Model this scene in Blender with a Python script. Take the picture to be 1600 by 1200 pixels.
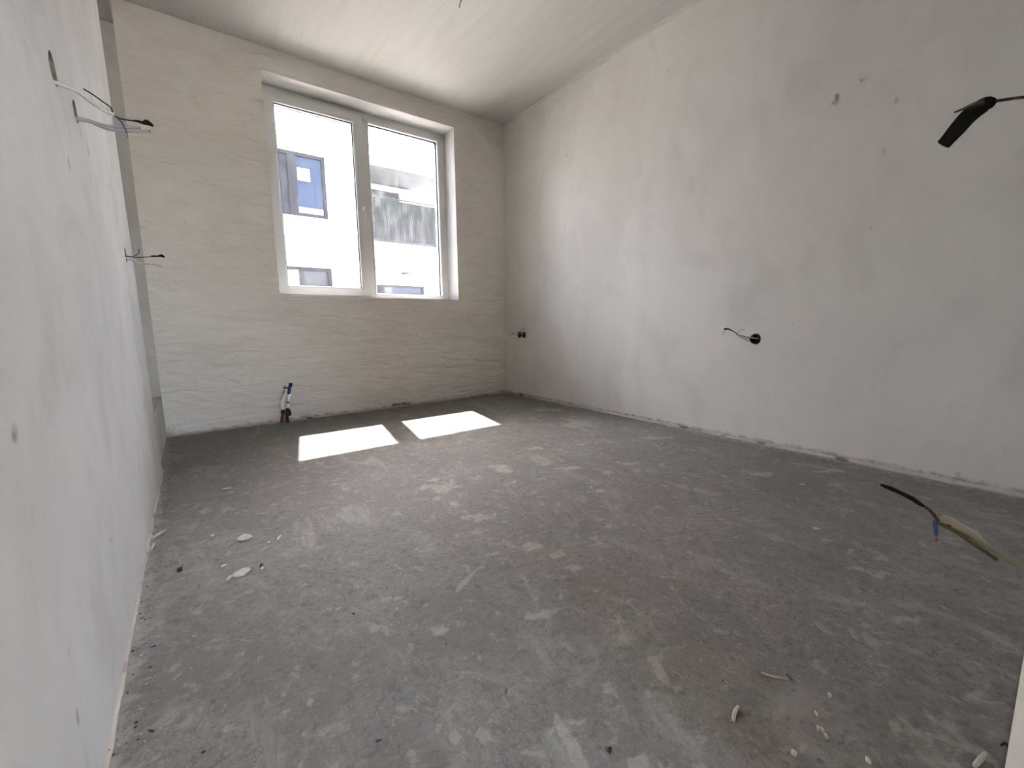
import bpy, bmesh, math, random
import numpy as np
from mathutils import Vector, Matrix, noise

random.seed(7)
scene = bpy.context.scene
C = scene.collection
for o in list(bpy.data.objects):
    bpy.data.objects.remove(o)

# ------------------------------------------------------------------ camera
FPX, YAW, PITCH, ROLL = 666.307, 0.640858, 0.138264, -0.013408
CAM = Vector((0.0, 0.0, 0.7003))
_fwd = Vector((math.sin(YAW) * math.cos(PITCH), math.cos(YAW) * math.cos(PITCH), -math.sin(PITCH)))
_r0 = Vector((math.cos(YAW), -math.sin(YAW), 0))
_u0 = _r0.cross(_fwd)
RIGHT = _r0 * math.cos(ROLL) + _u0 * math.sin(ROLL)
UP = -_r0 * math.sin(ROLL) + _u0 * math.cos(ROLL)
cam_data = bpy.data.cameras.new('camera')
cam_data.sensor_width = 36.0
cam_data.lens = FPX * 36.0 / 1600.0
cam_data.clip_start = 0.01
cam_data.clip_end = 500
cam = bpy.data.objects.new('camera', cam_data)
m = Matrix((RIGHT, UP, -_fwd)).transposed().to_4x4()
m.translation = CAM
cam.matrix_world = m
C.objects.link(cam)
scene.camera = cam


def P(px, py, axis, val):
    """Point where the ray of a photograph pixel meets the plane axis = val."""
    d = RIGHT * ((px - 800) / FPX) - UP * ((py - 600) / FPX) + _fwd
    t = (val - CAM[axis]) / d[axis]
    return CAM + d * t


# ------------------------------------------------------------------ sky, sun, exposure
SUN_TRAVEL = Vector((-0.116, -0.611, -1.0))
world = bpy.data.worlds.new('world')
scene.world = world
world.use_nodes = True
nt = world.node_tree
nt.nodes.clear()
wo = nt.nodes.new('ShaderNodeOutputWorld')
bg = nt.nodes.new('ShaderNodeBackground')
sky = nt.nodes.new('ShaderNodeTexSky')
sky.sky_type = 'NISHITA'
sky.sun_disc = False
sky.sun_elevation = math.radians(58)
sky.sun_rotation = math.radians(11)
sky.air_density = 1.0
sky.dust_density = 3.0
sky.ozone_density = 1.0
haze = nt.nodes.new('ShaderNodeHueSaturation')
haze.inputs['Saturation'].default_value = 0.62
nt.links.new(sky.outputs[0], haze.inputs['Color'])
nt.links.new(haze.outputs[0], bg.inputs[0])
bg.inputs[1].default_value = 0.255
nt.links.new(bg.outputs[0], wo.inputs[0])

sun_data = bpy.data.lights.new('sun', 'SUN')
sun_data.energy = 10.0
sun_data.color = (1.0, 0.965, 0.91)
sun_data.angle = math.radians(0.53)
sun = bpy.data.objects.new('sun', sun_data)
sun.rotation_euler = SUN_TRAVEL.to_track_quat('-Z', 'Y').to_euler()
sun.location = (3, 12, 14)
C.objects.link(sun)

scene.view_settings.view_transform = 'Standard'
scene.view_settings.look = 'None'
scene.view_settings.exposure = 4.36
scene.view_settings.gamma = 1.0
scene.view_settings.use_curve_mapping = False
scene.cycles.use_denoising = True
scene.cycles.max_bounces = 12
scene.cycles.diffuse_bounces = 6
scene.cycles.glossy_bounces = 3
scene.cycles.use_adaptive_sampling = True
scene.cycles.adaptive_threshold = 0.04
scene.cycles.transparent_max_bounces = 16
scene.cycles.caustics_reflective = False
scene.cycles.caustics_refractive = False
scene.cycles.sample_clamp_indirect = 8.0

# ------------------------------------------------------------------ room dimensions (metres)
H = 2.60
XL, XR, YB = -0.19, 2.591, 3.556
WX0, WX1, WZ0, WZ1 = 0.548, 2.042, 0.936, 2.445      # window opening in the wall
YF = 3.745                                            # inner face of the window frame
YO = 3.866                                            # outer face of the wall


# ------------------------------------------------------------------ mesh helpers
class MB:
    def __init__(self):
        self.v, self.f, self.mi = [], [], []

    def face(self, idx, mi=0):
        self.f.append(tuple(idx)); self.mi.append(mi)

    def quad(self, a, b, c, d, mi=0):
        n = len(self.v)
        self.v += [tuple(a), tuple(b), tuple(c), tuple(d)]
        self.face((n, n + 1, n + 2, n + 3), mi)

    def box(self, x0, x1, y0, y1, z0, z1, mi=0):
        n = len(self.v)
        self.v += [(x, y, z) for z in (z0, z1) for y in (y0, y1) for x in (x0, x1)]
        for q in ((0, 2, 3, 1), (4, 5, 7, 6), (0, 1, 5, 4), (2, 6, 7, 3), (0, 4, 6, 2), (1, 3, 7, 5)):
            self.face([n + i for i in q], mi)
        return self

    def tube(self, pts, rad, seg=10, flat=1.0, smooth=True, side=None):
        """Round or flattened tube through pts; rad is a number or one per point."""
        pts = [Vector(p) for p in pts]
        rads = [rad] * len(pts) if isinstance(rad, (int, float)) else list(rad)
        if smooth and len(pts) > 2:
            pts, rads = catmull(pts, rads)
        n0 = len(self.v)
        up = Vector(side) if side is not None else Vector((0.13, 0.2, 1))
        for i, p in enumerate(pts):
            t = (pts[min(i + 1, len(pts) - 1)] - pts[max(i - 1, 0)]).normalized()
            a = (up - t * up.dot(t))
            a = a.normalized() if a.length > 1e-5 else t.orthogonal().normalized()
            b = t.cross(a)
            up = a
            for k in range(seg):
                th = 2 * math.pi * k / seg
                self.v.append(tuple(p + a * (math.cos(th) * rads[i]) + b * (math.sin(th) * rads[i] * flat)))
        for i in range(len(pts) - 1):
            for k in range(seg):
                k2 = (k + 1) % seg
                self.face((n0 + i * seg + k, n0 + i * seg + k2, n0 + (i + 1) * seg + k2, n0 + (i + 1) * seg + k))
        self.face([n0 + k for k in reversed(range(seg))])
        e = n0 + (len(pts) - 1) * seg
        self.face([e + k for k in range(seg)])
        return self

    def lathe(self, origin, axis, prof, seg=24):
        """prof: list of (distance along axis, radius)."""
        ax = Vector(axis).normalized()
        a = ax.orthogonal().normalized(); b = ax.cross(a)
        o = Vector(origin); n0 = len(self.v)
        for d, r in prof:
            for k in range(seg):
                th = 2 * math.pi * k / seg
                self.v.append(tuple(o + ax * d + (a * math.cos(th) + b * math.sin(th)) * r))
        for i in range(len(prof) - 1):
            for k in range(seg):
                k2 = (k + 1) % seg
                self.face((n0 + i * seg + k, n0 + i * seg + k2, n0 + (i + 1) * seg + k2, n0 + (i + 1) * seg + k))
        return self

    def mesh(self, name):
        me = bpy.data.meshes.new(name)
        me.from_pydata([tuple(v) for v in self.v], [], self.f)
        me.polygons.foreach_set('material_index', self.mi)
        me.update()
        return me

    def build(self, name, mats, parent=None, smooth=False, origin=None, recalc=True):
        if not isinstance(mats, (list, tuple)):
            mats = [mats]
        if origin is not None:
            ov = Vector(origin)
            self.v = [tuple(Vector(v) - ov) for v in self.v]
        me = self.mesh(name)
        if recalc:
            bm = bmesh.new(); bm.from_mesh(me)
            bmesh.ops.recalc_face_normals(bm, faces=bm.faces)
            bm.to_mesh(me); bm.free()
        for mt in mats:
            me.materials.append(mt)
        if smooth:
            me.polygons.foreach_set('use_smooth', [True] * len(me.polygons))
        o = bpy.data.objects.new(name, me)
        C.objects.link(o)
        if origin is not None:
            o.location = origin
        if parent is not None:
            o.parent = parent
            pw = Vector((0, 0, 0)); q = parent
            while q is not None:
                pw += q.location; q = q.parent
            o.location = Vector(o.location) - pw
        return o


def catmull(pts, rads, sub=6):
    P_, R_ = [], []
    n = len(pts)
    for i in range(n - 1):
        p0, p1, p2, p3 = pts[max(i - 1, 0)], pts[i], pts[i + 1], pts[min(i + 2, n - 1)]
        for s in range(sub):
            t = s / sub
            P_.append(0.5 * ((2 * p1) + (p2 - p0) * t + (2 * p0 - 5 * p1 + 4 * p2 - p3) * t * t + (3 * p1 - p0 - 3 * p2 + p3) * t ** 3))
            R_.append(rads[i] * (1 - t) + rads[i + 1] * t)
    P_.append(pts[-1]); R_.append(rads[-1])
    return P_, R_


def empty(name, loc=(0, 0, 0)):
    o = bpy.data.objects.new(name, None)
    o.location = loc
    o.empty_display_size = 0.05
    C.objects.link(o)
    return o


def tag(o, label, cat, group=None, kind=None):
    if label: o['label'] = label
    if cat: o['category'] = cat
    if group: o['group'] = group
    if kind: o['kind'] = kind
    return o


def struct(o, label=None):
    o['kind'] = 'structure'
    if label: o['label'] = label
    return o


def lines(a, b, step, segs=()):
    """Grid lines from a to b; segs (s, e, n) are cut into n cells exactly."""
    out, cur = [a], a
    for s, e, n in sorted(segs):
        if s - cur > 1e-6:
            k = max(1, round((s - cur) / step))
            out += [cur + (s - cur) * i / k for i in range(1, k + 1)]
        out += [s + (e - s) * i / n for i in range(1, n + 1)]
        cur = e
    if b - cur > 1e-6:
        k = max(1, round((b - cur) / step))
        out += [cur + (b - cur) * i / k for i in range(1, k + 1)]
    return out


HA = 0.0345      # half side of the patch of cells around a box hole


def grid(mb, us, vs, fn, skip=None, holes=(), mi=0, hole_mi=1):
    """Surface fn(u, v, depth) over grid lines, with rectangular gaps and round box holes (u, v, r, depth)."""
    n0 = len(mb.v)
    nu, nv = len(us), len(vs)
    for u in us:
        for v in vs:
            mb.v.append(tuple(fn(u, v, 0.0)))
    idx = lambda i, j: n0 + i * nv + j
    for i in range(nu - 1):
        for j in range(nv - 1):
            uc, vc = (us[i] + us[i + 1]) / 2, (vs[j] + vs[j + 1]) / 2
            if skip and skip(uc, vc):
                continue
            if any(abs(uc - h[0]) < HA and abs(vc - h[1]) < HA for h in holes):
                continue
            mb.face((idx(i, j), idx(i + 1, j), idx(i + 1, j + 1), idx(i, j + 1)), mi)
    for hu, hv, hr, hd in holes:
        i0 = min(range(nu), key=lambda i: abs(us[i] - (hu - HA)))
        j0 = min(range(nv), key=lambda j: abs(vs[j] - (hv - HA)))
        ring = [(i0 + k, j0) for k in range(6)] + [(i0 + 6, j0 + k) for k in range(6)] + \
               [(i0 + 6 - k, j0 + 6) for k in range(6)] + [(i0, j0 + 6 - k) for k in range(6)]
        outer = [idx(i, j) for i, j in ring]
        b = len(mb.v)
        nr = len(ring)
        for dep in (0.0, hd):
            for (i, j) in ring:
                th = math.atan2(vs[j] - hv, us[i] - hu)
                rr = hr * (1 + 0.04 * math.sin(3 * th + hu * 7))
                mb.v.append(tuple(fn(hu + rr * math.cos(th), hv + rr * math.sin(th), dep)))
        for k in range(nr):
            k2 = (k + 1) % nr
            mb.face((outer[k], outer[k2], b + k2, b + k), mi)
            mb.face((b + k, b + k2, b + nr + k2, b + nr + k), hole_mi)
        mb.face([b + nr + k for k in range(nr)], hole_mi)


def uneven(x, y, z, amp=0.0018, sc=2.2):
    return amp * (noise.noise(Vector((x * sc, y * sc, z * sc))) + 0.5 * noise.noise(Vector((x * sc * 3 + 5, y * sc * 3, z * sc * 3))))


# ------------------------------------------------------------------ materials
def new_mat(name):
    mt = bpy.data.materials.new(name)
    mt.use_nodes = True
    t = mt.node_tree
    t.nodes.clear()
    out = t.nodes.new('ShaderNodeOutputMaterial')
    bs = t.nodes.new('ShaderNodeBsdfPrincipled')
    t.links.new(bs.outputs[0], out.inputs[0])
    return mt, t, bs, out


class N:
    """small node-graph helper"""
    def __init__(self, t):
        self.t = t
        self.co = t.nodes.new('ShaderNodeNewGeometry').outputs['Position']

    def noise(self, scale, detail=4, rough=0.55, dist=0.0, stretch=None, off=(0, 0, 0)):
        mp = self.t.nodes.new('ShaderNodeMapping')
        mp.inputs['Scale'].default_value = stretch or (1, 1, 1)
        mp.inputs['Location'].default_value = off
        self.t.links.new(self.co, mp.inputs['Vector'])
        n = self.t.nodes.new('ShaderNodeTexNoise')
        n.inputs['Scale'].default_value = scale
        n.inputs['Detail'].default_value = detail
        n.inputs['Roughness'].default_value = rough
        n.inputs['Distortion'].default_value = dist
        self.t.links.new(mp.outputs[0], n.inputs['Vector'])
        return n.outputs['Fac']

    def voro(self, scale, off=(0, 0, 0), stretch=(1, 1, 1)):
        mp = self.t.nodes.new('ShaderNodeMapping')
        mp.inputs['Location'].default_value = off
        mp.inputs['Scale'].default_value = stretch
        self.t.links.new(self.co, mp.inputs['Vector'])
        n = self.t.nodes.new('ShaderNodeTexVoronoi')
        n.inputs['Scale'].default_value = scale
        self.t.links.new(mp.outputs[0], n.inputs['Vector'])
        return n.outputs['Distance']

    def attr(self, name):
        a = self.t.nodes.new('ShaderNodeAttribute')
        a.attribute_name = name
        return a.outputs['Fac']

    def math(self, op, a, b=None, clamp=False):
        n = self.t.nodes.new('ShaderNodeMath')
        n.operation = op
        n.use_clamp = clamp
        for i, s in enumerate((a, b)):
            if s is None: continue
            if isinstance(s, (int, float)): n.inputs[i].default_value = s
            else: self.t.links.new(s, n.inputs[i])
        return n.outputs[0]

    def rng(self, s, a, b, c=0.0, d=1.0):
        n = self.t.nodes.new('ShaderNodeMapRange')
        n.interpolation_type = 'SMOOTHSTEP'
        self.t.links.new(s, n.inputs[0])
        for i, v in enumerate((a, b, c, d)):
            n.inputs[1 + i].default_value = v
        return n.outputs[0]

    def mix(self, fac, a, b):
        n = self.t.nodes.new('ShaderNodeMix')
        n.data_type = 'RGBA'
        if isinstance(fac, (int, float)): n.inputs['Factor'].default_value = fac
        else: self.t.links.new(fac, n.inputs['Factor'])
        for key, s in ((6, a), (7, b)):
            if isinstance(s, tuple): n.inputs[key].default_value = (*s, 1) if len(s) == 3 else s
            else: self.t.links.new(s, n.inputs[key])
        return n.outputs[2]

    def bump(self, h, strength, dist, bs, chain=None):
        n = self.t.nodes.new('ShaderNodeBump')
        n.inputs['Strength'].default_value = strength
        n.inputs['Distance'].default_value = dist
        self.t.links.new(h, n.inputs['Height'])
        if chain is not None: self.t.links.new(chain, n.inputs['Normal'])
        self.t.links.new(n.outputs[0], bs.inputs['Normal'])
        return n.outputs[0]


def plaster(name, base, tone2, streak=(1, 1, 1), bump=0.25, ripple=0.0, speck=0.6, mott=0.5):
    mt, t, bs, out = new_mat(name)
    g = N(t)
    big = g.noise(1.3, 5, 0.6, 0.4, streak)
    mid = g.noise(5.0, 6, 0.62, 0.8, streak, (3, 1, 7))
    fine = g.noise(42, 4, 0.6, 0, (1, 1, 1), (1, 9, 2))
    col = g.mix(g.math('MULTIPLY', g.rng(big, 0.36, 0.68), mott), base, tone2)
    col = g.mix(g.math('MULTIPLY', g.rng(mid, 0.42, 0.75), mott * 0.7), col, tuple(c * 0.86 for c in tone2))
    pale = g.noise(3.1, 5, 0.6, 0.5, streak, (8, 4, 2))
    col = g.mix(g.math('MULTIPLY', g.rng(pale, 0.52, 0.78), 0.35), col, tuple(min(1, c * 1.12) for c in base))
    # small grey-brown specks and scuffs
    sp = g.voro(11, (2, 5, 1), (1.0, 1.0, 0.55))
    keep = g.rng(g.noise(7, 2, 0.5, 0, (1, 1, 1), (4, 4, 4)), 0.56, 0.66)
    spm = g.math('MULTIPLY', g.math('MULTIPLY', g.rng(sp, 0.14, 0.05), keep), speck * 0.55)
    col = g.mix(spm, col, (0.20, 0.17, 0.13))
    # marks baked onto the wall: dirt and pale smears
    ed = g.noise(24, 5, 0.65, 0.3)
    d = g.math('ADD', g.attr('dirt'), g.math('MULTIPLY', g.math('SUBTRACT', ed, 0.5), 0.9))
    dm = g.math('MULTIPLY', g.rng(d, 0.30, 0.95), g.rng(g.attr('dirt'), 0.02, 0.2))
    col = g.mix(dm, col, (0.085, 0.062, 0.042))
    t.links.new(col, bs.inputs['Base Color'])
    bs.inputs['Roughness'].default_value = 0.88
    bs.inputs['Specular IOR Level'].default_value = 0.25
    h = g.math('ADD', g.math('MULTIPLY', mid, 0.8), g.math('MULTIPLY', fine, 0.16))
    ch = g.bump(h, bump, 0.012, bs)
    if ripple:
        rp = g.noise(3.2, 4, 0.55, 1.2, (1.0, 1.0, 4.2), (2, 2, 2))
        g.bump(rp, ripple, 0.03, bs, ch)
    return mt


M = {}
M['plaster_right'] = plaster('plaster_right', (0.70, 0.675, 0.635), (0.59, 0.56, 0.515), (1, 0.8, 0.5))
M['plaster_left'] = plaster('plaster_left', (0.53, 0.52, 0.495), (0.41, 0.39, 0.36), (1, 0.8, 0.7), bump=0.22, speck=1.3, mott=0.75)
M['plaster_back'] = plaster('plaster_back', (0.76, 0.725, 0.68), (0.68, 0.635, 0.585), (0.8, 1, 1.4), bump=0.25, ripple=0.8, speck=0.5)
M['plaster_ceiling'] = plaster('plaster_ceiling', (0.545, 0.54, 0.515), (0.50, 0.485, 0.455), (3.0, 0.25, 1), bump=0.12, speck=0.5)
M['fillet'] = plaster('plaster_fillet', (0.43, 0.395, 0.345), (0.34, 0.30, 0.25), bump=0.6, speck=1.5)
M['plaster_fill_hall'] = plaster('plaster_fill_hall', (0.66, 0.57, 0.47), (0.60, 0.51, 0.42), speck=0.2)  # beige warms the fill light bouncing off the added hallway
M['plaster_white'] = plaster('plaster_white', (0.55, 0.545, 0.53), (0.51, 0.505, 0.49), bump=0.06, speck=0.15, mott=0.3)


def floor_mat():
    mt, t, bs, out = new_mat('concrete_screed')
    g = N(t)
    big = g.noise(0.9, 5, 0.6, 0.6)
    mid = g.noise(6, 7, 0.66, 0.7, (1, 1, 1), (3, 3, 3))
    fine = g.noise(60, 5, 0.7, 0, (1, 1, 1), (7, 1, 1))
    grit = g.noise(190, 2, 0.6, 0, (1, 1, 1), (2, 8, 1))
    col = g.mix(g.rng(big, 0.35, 0.7), (0.180, 0.174, 0.160), (0.222, 0.212, 0.190))
    col = g.mix(g.math('MULTIPLY', g.rng(mid, 0.45, 0.8), 0.6), col, (0.275, 0.264, 0.236))
    col = g.mix(g.math('MULTIPLY', g.rng(fine, 0.48, 0.66), 0.62), col, (0.115, 0.106, 0.092))
    col = g.mix(g.math('MULTIPLY', g.rng(grit, 0.54, 0.70), 0.55), col, (0.33, 0.318, 0.284))
    cl = g.noise(2.3, 8, 0.68, 0.9, (1, 1, 1), (6, 2, 5))
    col = g.mix(g.math('MULTIPLY', g.rng(cl, 0.44, 0.66), 0.55), col, (0.155, 0.146, 0.129))
    cl2 = g.noise(4.2, 8, 0.72, 1.2, (1.5, 0.8, 1), (2, 8, 5))
    col = g.mix(g.math('MULTIPLY', g.rng(cl2, 0.50, 0.70), 0.55), col, (0.335, 0.32, 0.285))
    sm = g.noise(20, 6, 0.75, 0.6, (1, 1, 1), (5, 5, 1))
    col = g.mix(g.math('MULTIPLY', g.rng(sm, 0.54, 0.66), 0.6), col, (0.34, 0.323, 0.287))
    sd = g.noise(26, 6, 0.75, 0.6, (1, 1, 1), (15, 2, 1))
    col = g.mix(g.math('MULTIPLY', g.rng(sd, 0.53, 0.66), 0.6), col, (0.12, 0.112, 0.098))
    # little pale splashes
    pv = g.voro(7.5, (1, 3, 0))
    keep = g.rng(g.noise(4.5, 3, 0.6, 0, (1, 1, 1), (9, 4, 4)), 0.52, 0.62)
    dist = g.math('ADD', pv, g.math('MULTIPLY', g.math('SUBTRACT', g.noise(40, 3), 0.5), 0.35))
    col = g.mix(g.math('MULTIPLY', g.math('MULTIPLY', g.rng(dist, 0.20, 0.10), keep), 0.5), col, (0.36, 0.34, 0.30))
    # little dark pits
    dv = g.voro(16, (5, 2, 0))
    keep2 = g.rng(g.noise(3, 2, 0.5, 0, (1, 1, 1), (1, 6, 4)), 0.54, 0.62)
    pit = g.math('MULTIPLY', g.rng(dv, 0.085, 0.045), keep2)
    col = g.mix(g.math('MULTIPLY', pit, 0.8), col, (0.05, 0.045, 0.04))
    # plaster smears baked onto the floor
    ed = g.noise(34, 6, 0.7, 0.4, (1, 1, 1), (4, 7, 4))
    ed2 = g.noise(13, 5, 0.65, 0.8, (1, 1, 1), (1, 2, 9))
    pm = g.math('ADD', g.math('ADD', g.attr('pale'), g.math('MULTIPLY', g.math('SUBTRACT', ed, 0.5), 0.9)), g.math('MULTIPLY', g.math('SUBTRACT', ed2, 0.5), 1.3))
    pm = g.math('MULTIPLY', g.rng(pm, 0.42, 0.72), g.rng(g.attr('pale'), 0.02, 0.16))
    wear = g.rng(g.noise(75, 4, 0.7, 0, (1, 1, 1), (3, 1, 8)), 0.30, 0.62, 0.5, 1.0)
    col = g.mix(g.math('MULTIPLY', g.math('MULTIPLY', pm, wear), 0.62), col, (0.37, 0.345, 0.295))
    dm = g.rng(g.math('ADD', g.attr('dirt'), g.math('MULTIPLY', g.math('SUBTRACT', ed, 0.5), 0.7)), 0.35, 0.75)
    dm = g.math('MULTIPLY', dm, g.rng(g.attr('dirt'), 0.02, 0.2))
    col = g.mix(g.math('MULTIPLY', dm, 0.8), col, (0.075, 0.06, 0.045))
    col = g.mix(0.10, col, (0.0, 0.0, 0.0))
    t.links.new(col, bs.inputs['Base Color'])
    rr = g.rng(mid, 0.3, 0.75, 0.62, 0.82)
    t.links.new(rr, bs.inputs['Roughness'])
    bs.inputs['Specular IOR Level'].default_value = 0.10
    h = g.math('ADD', g.math('ADD', g.math('MULTIPLY', mid, 0.5), g.math('MULTIPLY', fine, 0.22)),
               g.math('SUBTRACT', g.math('MULTIPLY', pm, 0.12), g.math('MULTIPLY', pit, 0.6)))
    g.bump(h, 0.6, 0.006, bs)
    return mt


M['floor'] = floor_mat()


def plain(name, col, rough=0.5, spec=0.5, metal=0.0, var=0.08, scale=30, bump=0.0):
    mt, t, bs, out = new_mat(name)
    g = N(t)
    f = g.noise(scale, 4, 0.6)
    c = g.mix(g.rng(f, 0.3, 0.7), tuple(min(1, x * (1 + var)) for x in col), tuple(x * (1 - var) for x in col))
    t.links.new(c, bs.inputs['Base Color'])
    bs.inputs['Roughness'].default_value = rough
    bs.inputs['Specular IOR Level'].default_value = spec
    bs.inputs['Metallic'].default_value = metal
    if bump:
        g.bump(f, bump, 0.002, bs)
    return mt


M['pvc'] = plain('white_pvc', (0.64, 0.64, 0.63), 0.35, 0.5, var=0.02, scale=3)
M['gasket'] = plain('dark_gasket', (0.02, 0.021, 0.024), 0.6)
M['spacer'] = plain('glass_spacer', (0.35, 0.37, 0.40), 0.35, metal=0.6)
M['raw_hole'] = plain('raw_masonry', (0.20, 0.165, 0.13), 0.95, 0.1, var=0.3, bump=0.5)
M['black_plastic'] = plain('black_plastic', (0.014, 0.014, 0.015), 0.45)
M['black_tape'] = plain('black_tape', (0.004, 0.004, 0.0045), 0.6, 0.15, var=0.2, bump=0.3)
M['black_wire'] = plain('black_wire', (0.018, 0.016, 0.015), 0.4)
M['brown_wire'] = plain('brown_wire', (0.05, 0.018, 0.012), 0.4)
M['blue_wire'] = plain('blue_wire', (0.02, 0.045, 0.13), 0.4)
M['green_wire'] = plain('green_yellow_wire', (0.07, 0.07, 0.02), 0.4)
M['white_cable'] = plain('white_cable', (0.50, 0.47, 0.41), 0.5, var=0.06)
M['cream_cable'] = plain('cream_cable', (0.30, 0.26, 0.18), 0.5, var=0.08)
M['grey_cable'] = plain('grey_cable', (0.30, 0.29, 0.27), 0.5, var=0.06)
M['copper'] = plain('copper', (0.20, 0.10, 0.06), 0.4, metal=0.5)
M['white_pipe'] = plain('white_pipe', (0.86, 0.84, 0.80), 0.5, var=0.08)
M['dark_pipe'] = plain('dark_corrugated', (0.012, 0.016, 0.028), 0.5)
M['red_pipe'] = plain('red_corrugated', (0.22, 0.035, 0.03), 0.5)
M['blue_plug'] = plain('blue_plug', (0.015, 0.04, 0.28), 0.45)
M['brass'] = plain('dull_metal', (0.20, 0.18, 0.15), 0.4, metal=0.8)
M['crumb'] = plain('plaster_crumb', (0.44, 0.41, 0.355), 0.95, 0.1, var=0.15, scale=60, bump=0.4)
M['beige_chip'] = plain('beige_chip', (0.44, 0.40, 0.33), 0.95, 0.1, var=0.15, scale=60, bump=0.4)
M['dark_bit'] = plain('dark_bit', (0.02, 0.018, 0.016), 0.7)
M['wood'] = plain('wood_sliver', (0.42, 0.32, 0.21), 0.8, var=0.2, scale=80)
M['render_white'] = plain('white_render', (0.80, 0.80, 0.79), 0.9, 0.2, var=0.02, scale=6)
M['soffit_shade_sheet'] = plain('soffit_shade_tone', (0.045, 0.047, 0.052), 0.95, 0.05, var=0.25, scale=5)  # dark grey puts the roof overhang's shade into the colour
M['anthracite'] = plain('anthracite_frame', (0.0085, 0.0095, 0.012), 0.6, 0.08)
M['rail'] = plain('anthracite_rail', (0.010, 0.0115, 0.0145), 0.6, 0.08)
M['hedge'] = plain('green_screen', (0.010, 0.021, 0.015), 0.95, 0.03, var=0.5, scale=9)
M['paving'] = plain('outdoor_paving', (0.24, 0.23, 0.215), 0.9, 0.2, var=0.1, scale=2)
M['reflection_card'] = plain('reflection_card', (0.5, 0.5, 0.5), 0.9, 0.05)  # plain white standing in for a bright reflection on the far pane
M['curtain'] = plain('pale_curtain', (0.030, 0.032, 0.035), 0.9, 0.05)
M['blind'] = plain('grey_blind', (0.013, 0.0145, 0.019), 0.9, 0.03, var=0.35, scale=5)


def glass(name, refl=0.06, dirt=0.03, streak=False):
    mt, t, bs, out = new_mat(name)
    t.nodes.remove(bs)
    g = N(t)
    tr = t.nodes.new('ShaderNodeBsdfTransparent')
    tr.inputs[0].default_value = (0.97, 0.965, 0.97, 1)
    gl = t.nodes.new('ShaderNodeBsdfGlossy')
    gl.inputs['Roughness'].default_value = 0.02
    lw = t.nodes.new('ShaderNodeLayerWeight')
    lw.inputs['Blend'].default_value = 0.25
    mx = t.nodes.new('ShaderNodeMixShader')
    t.links.new(g.math('ADD', g.math('MULTIPLY', lw.outputs['Fresnel'], 0.6), refl * 0.3, True), mx.inputs[0])
    t.links.new(tr.outputs[0], mx.inputs[1])
    t.links.new(gl.outputs[0], mx.inputs[2])
    df = t.nodes.new('ShaderNodeBsdfTranslucent')
    df.inputs[0].default_value = (0.8, 0.8, 0.8, 1)
    mx2 = t.nodes.new('ShaderNodeMixShader')
    dn = g.noise(9, 6, 0.7, 0.6, (1.6, 1, 0.7))
    t.links.new(g.rng(dn, 0.42, 0.8, dirt * 0.25, dirt), mx2.inputs[0])
    t.links.new(mx.outputs[0], mx2.inputs[1])
    t.links.new(df.outputs[0], mx2.inputs[2])
    t.links.new(mx2.outputs[0], out.inputs[0])
    return mt


M['glass'] = glass('window_glass', dirt=0.005)
M['glass_dusty'] = glass('dusty_window_glass', dirt=0.022)


def far_glass():
    mt, t, bs, out = new_mat('far_window_glass')
    bs.inputs['Base Color'].default_value = (0.003, 0.009, 0.024, 1)  # blue of the reflected sky put into the base colour
    bs.inputs['Roughness'].default_value = 0.03
    bs.inputs['Specular IOR Level'].default_value = 0.2
    return mt


M['far_glass'] = far_glass()


# ------------------------------------------------------------------ marks on surfaces (point attributes)
def add_attr(o, name, vals):
    a = o.data.attributes.new(name, 'FLOAT', 'POINT')
    a.data.foreach_set('value', np.asarray(vals, dtype=np.float32))


def px_of(co):
    """photograph pixel of points on a surface (for marks measured in the photograph)"""
    d = co - np.array(CAM)
    z = d @ np.array(_fwd)
    z = np.where(z < 0.02, 0.02, z)
    return 800 + FPX * (d @ np.array(RIGHT)) / z, 600 - FPX * (d @ np.array(UP)) / z


def coords(o):
    a = np.empty(len(o.data.vertices) * 3, dtype=np.float64)
    o.data.vertices.foreach_get('co', a)
    return a.reshape(-1, 3)


def seg_field(co, A, B, w):
    """1 on the stroke A-B (world points), falling to 0 at w metres"""
    A, B = np.array(A), np.array(B)
    ab = B - A
    t = np.clip(((co - A) @ ab) / max(ab @ ab, 1e-9), 0, 1)
    d = np.linalg.norm(co - (A + t[:, None] * ab), axis=1)
    return np.clip(1 - d / w, 0, 1)


WARP = None


def blob_field(co, c, ex, ey):
    """soft ellipse with centre c and half axes ex, ey (world vectors)"""
    ex, ey = np.array(ex), np.array(ey)
    d = co - np.array(c)
    if WARP is not None:
        d = d + WARP * (0.55 * min(np.linalg.norm(ex), np.linalg.norm(ey)) + 0.006)
    # solve in the plane spanned by ex, ey
    G = np.array([[ex @ ex, ex @ ey], [ex @ ey, ey @ ey]])
    q = np.linalg.solve(G + np.eye(2) * 1e-12, np.stack([d @ ex, d @ ey]))
    r = np.sqrt((q ** 2).sum(0))
    return np.clip(1.35 - 0.75 * r, 0, 1)


# ------------------------------------------------------------------ floor
mb = MB()
us, vs = lines(XL - 0.02, XR + 0.01, 0.013), lines(0.0, YB + 0.01, 0.013)
grid(mb, us, vs, lambda u, v, d: (u, v, uneven(u, v, 0, 0.0016, 1.5) - 0.0015))
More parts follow.
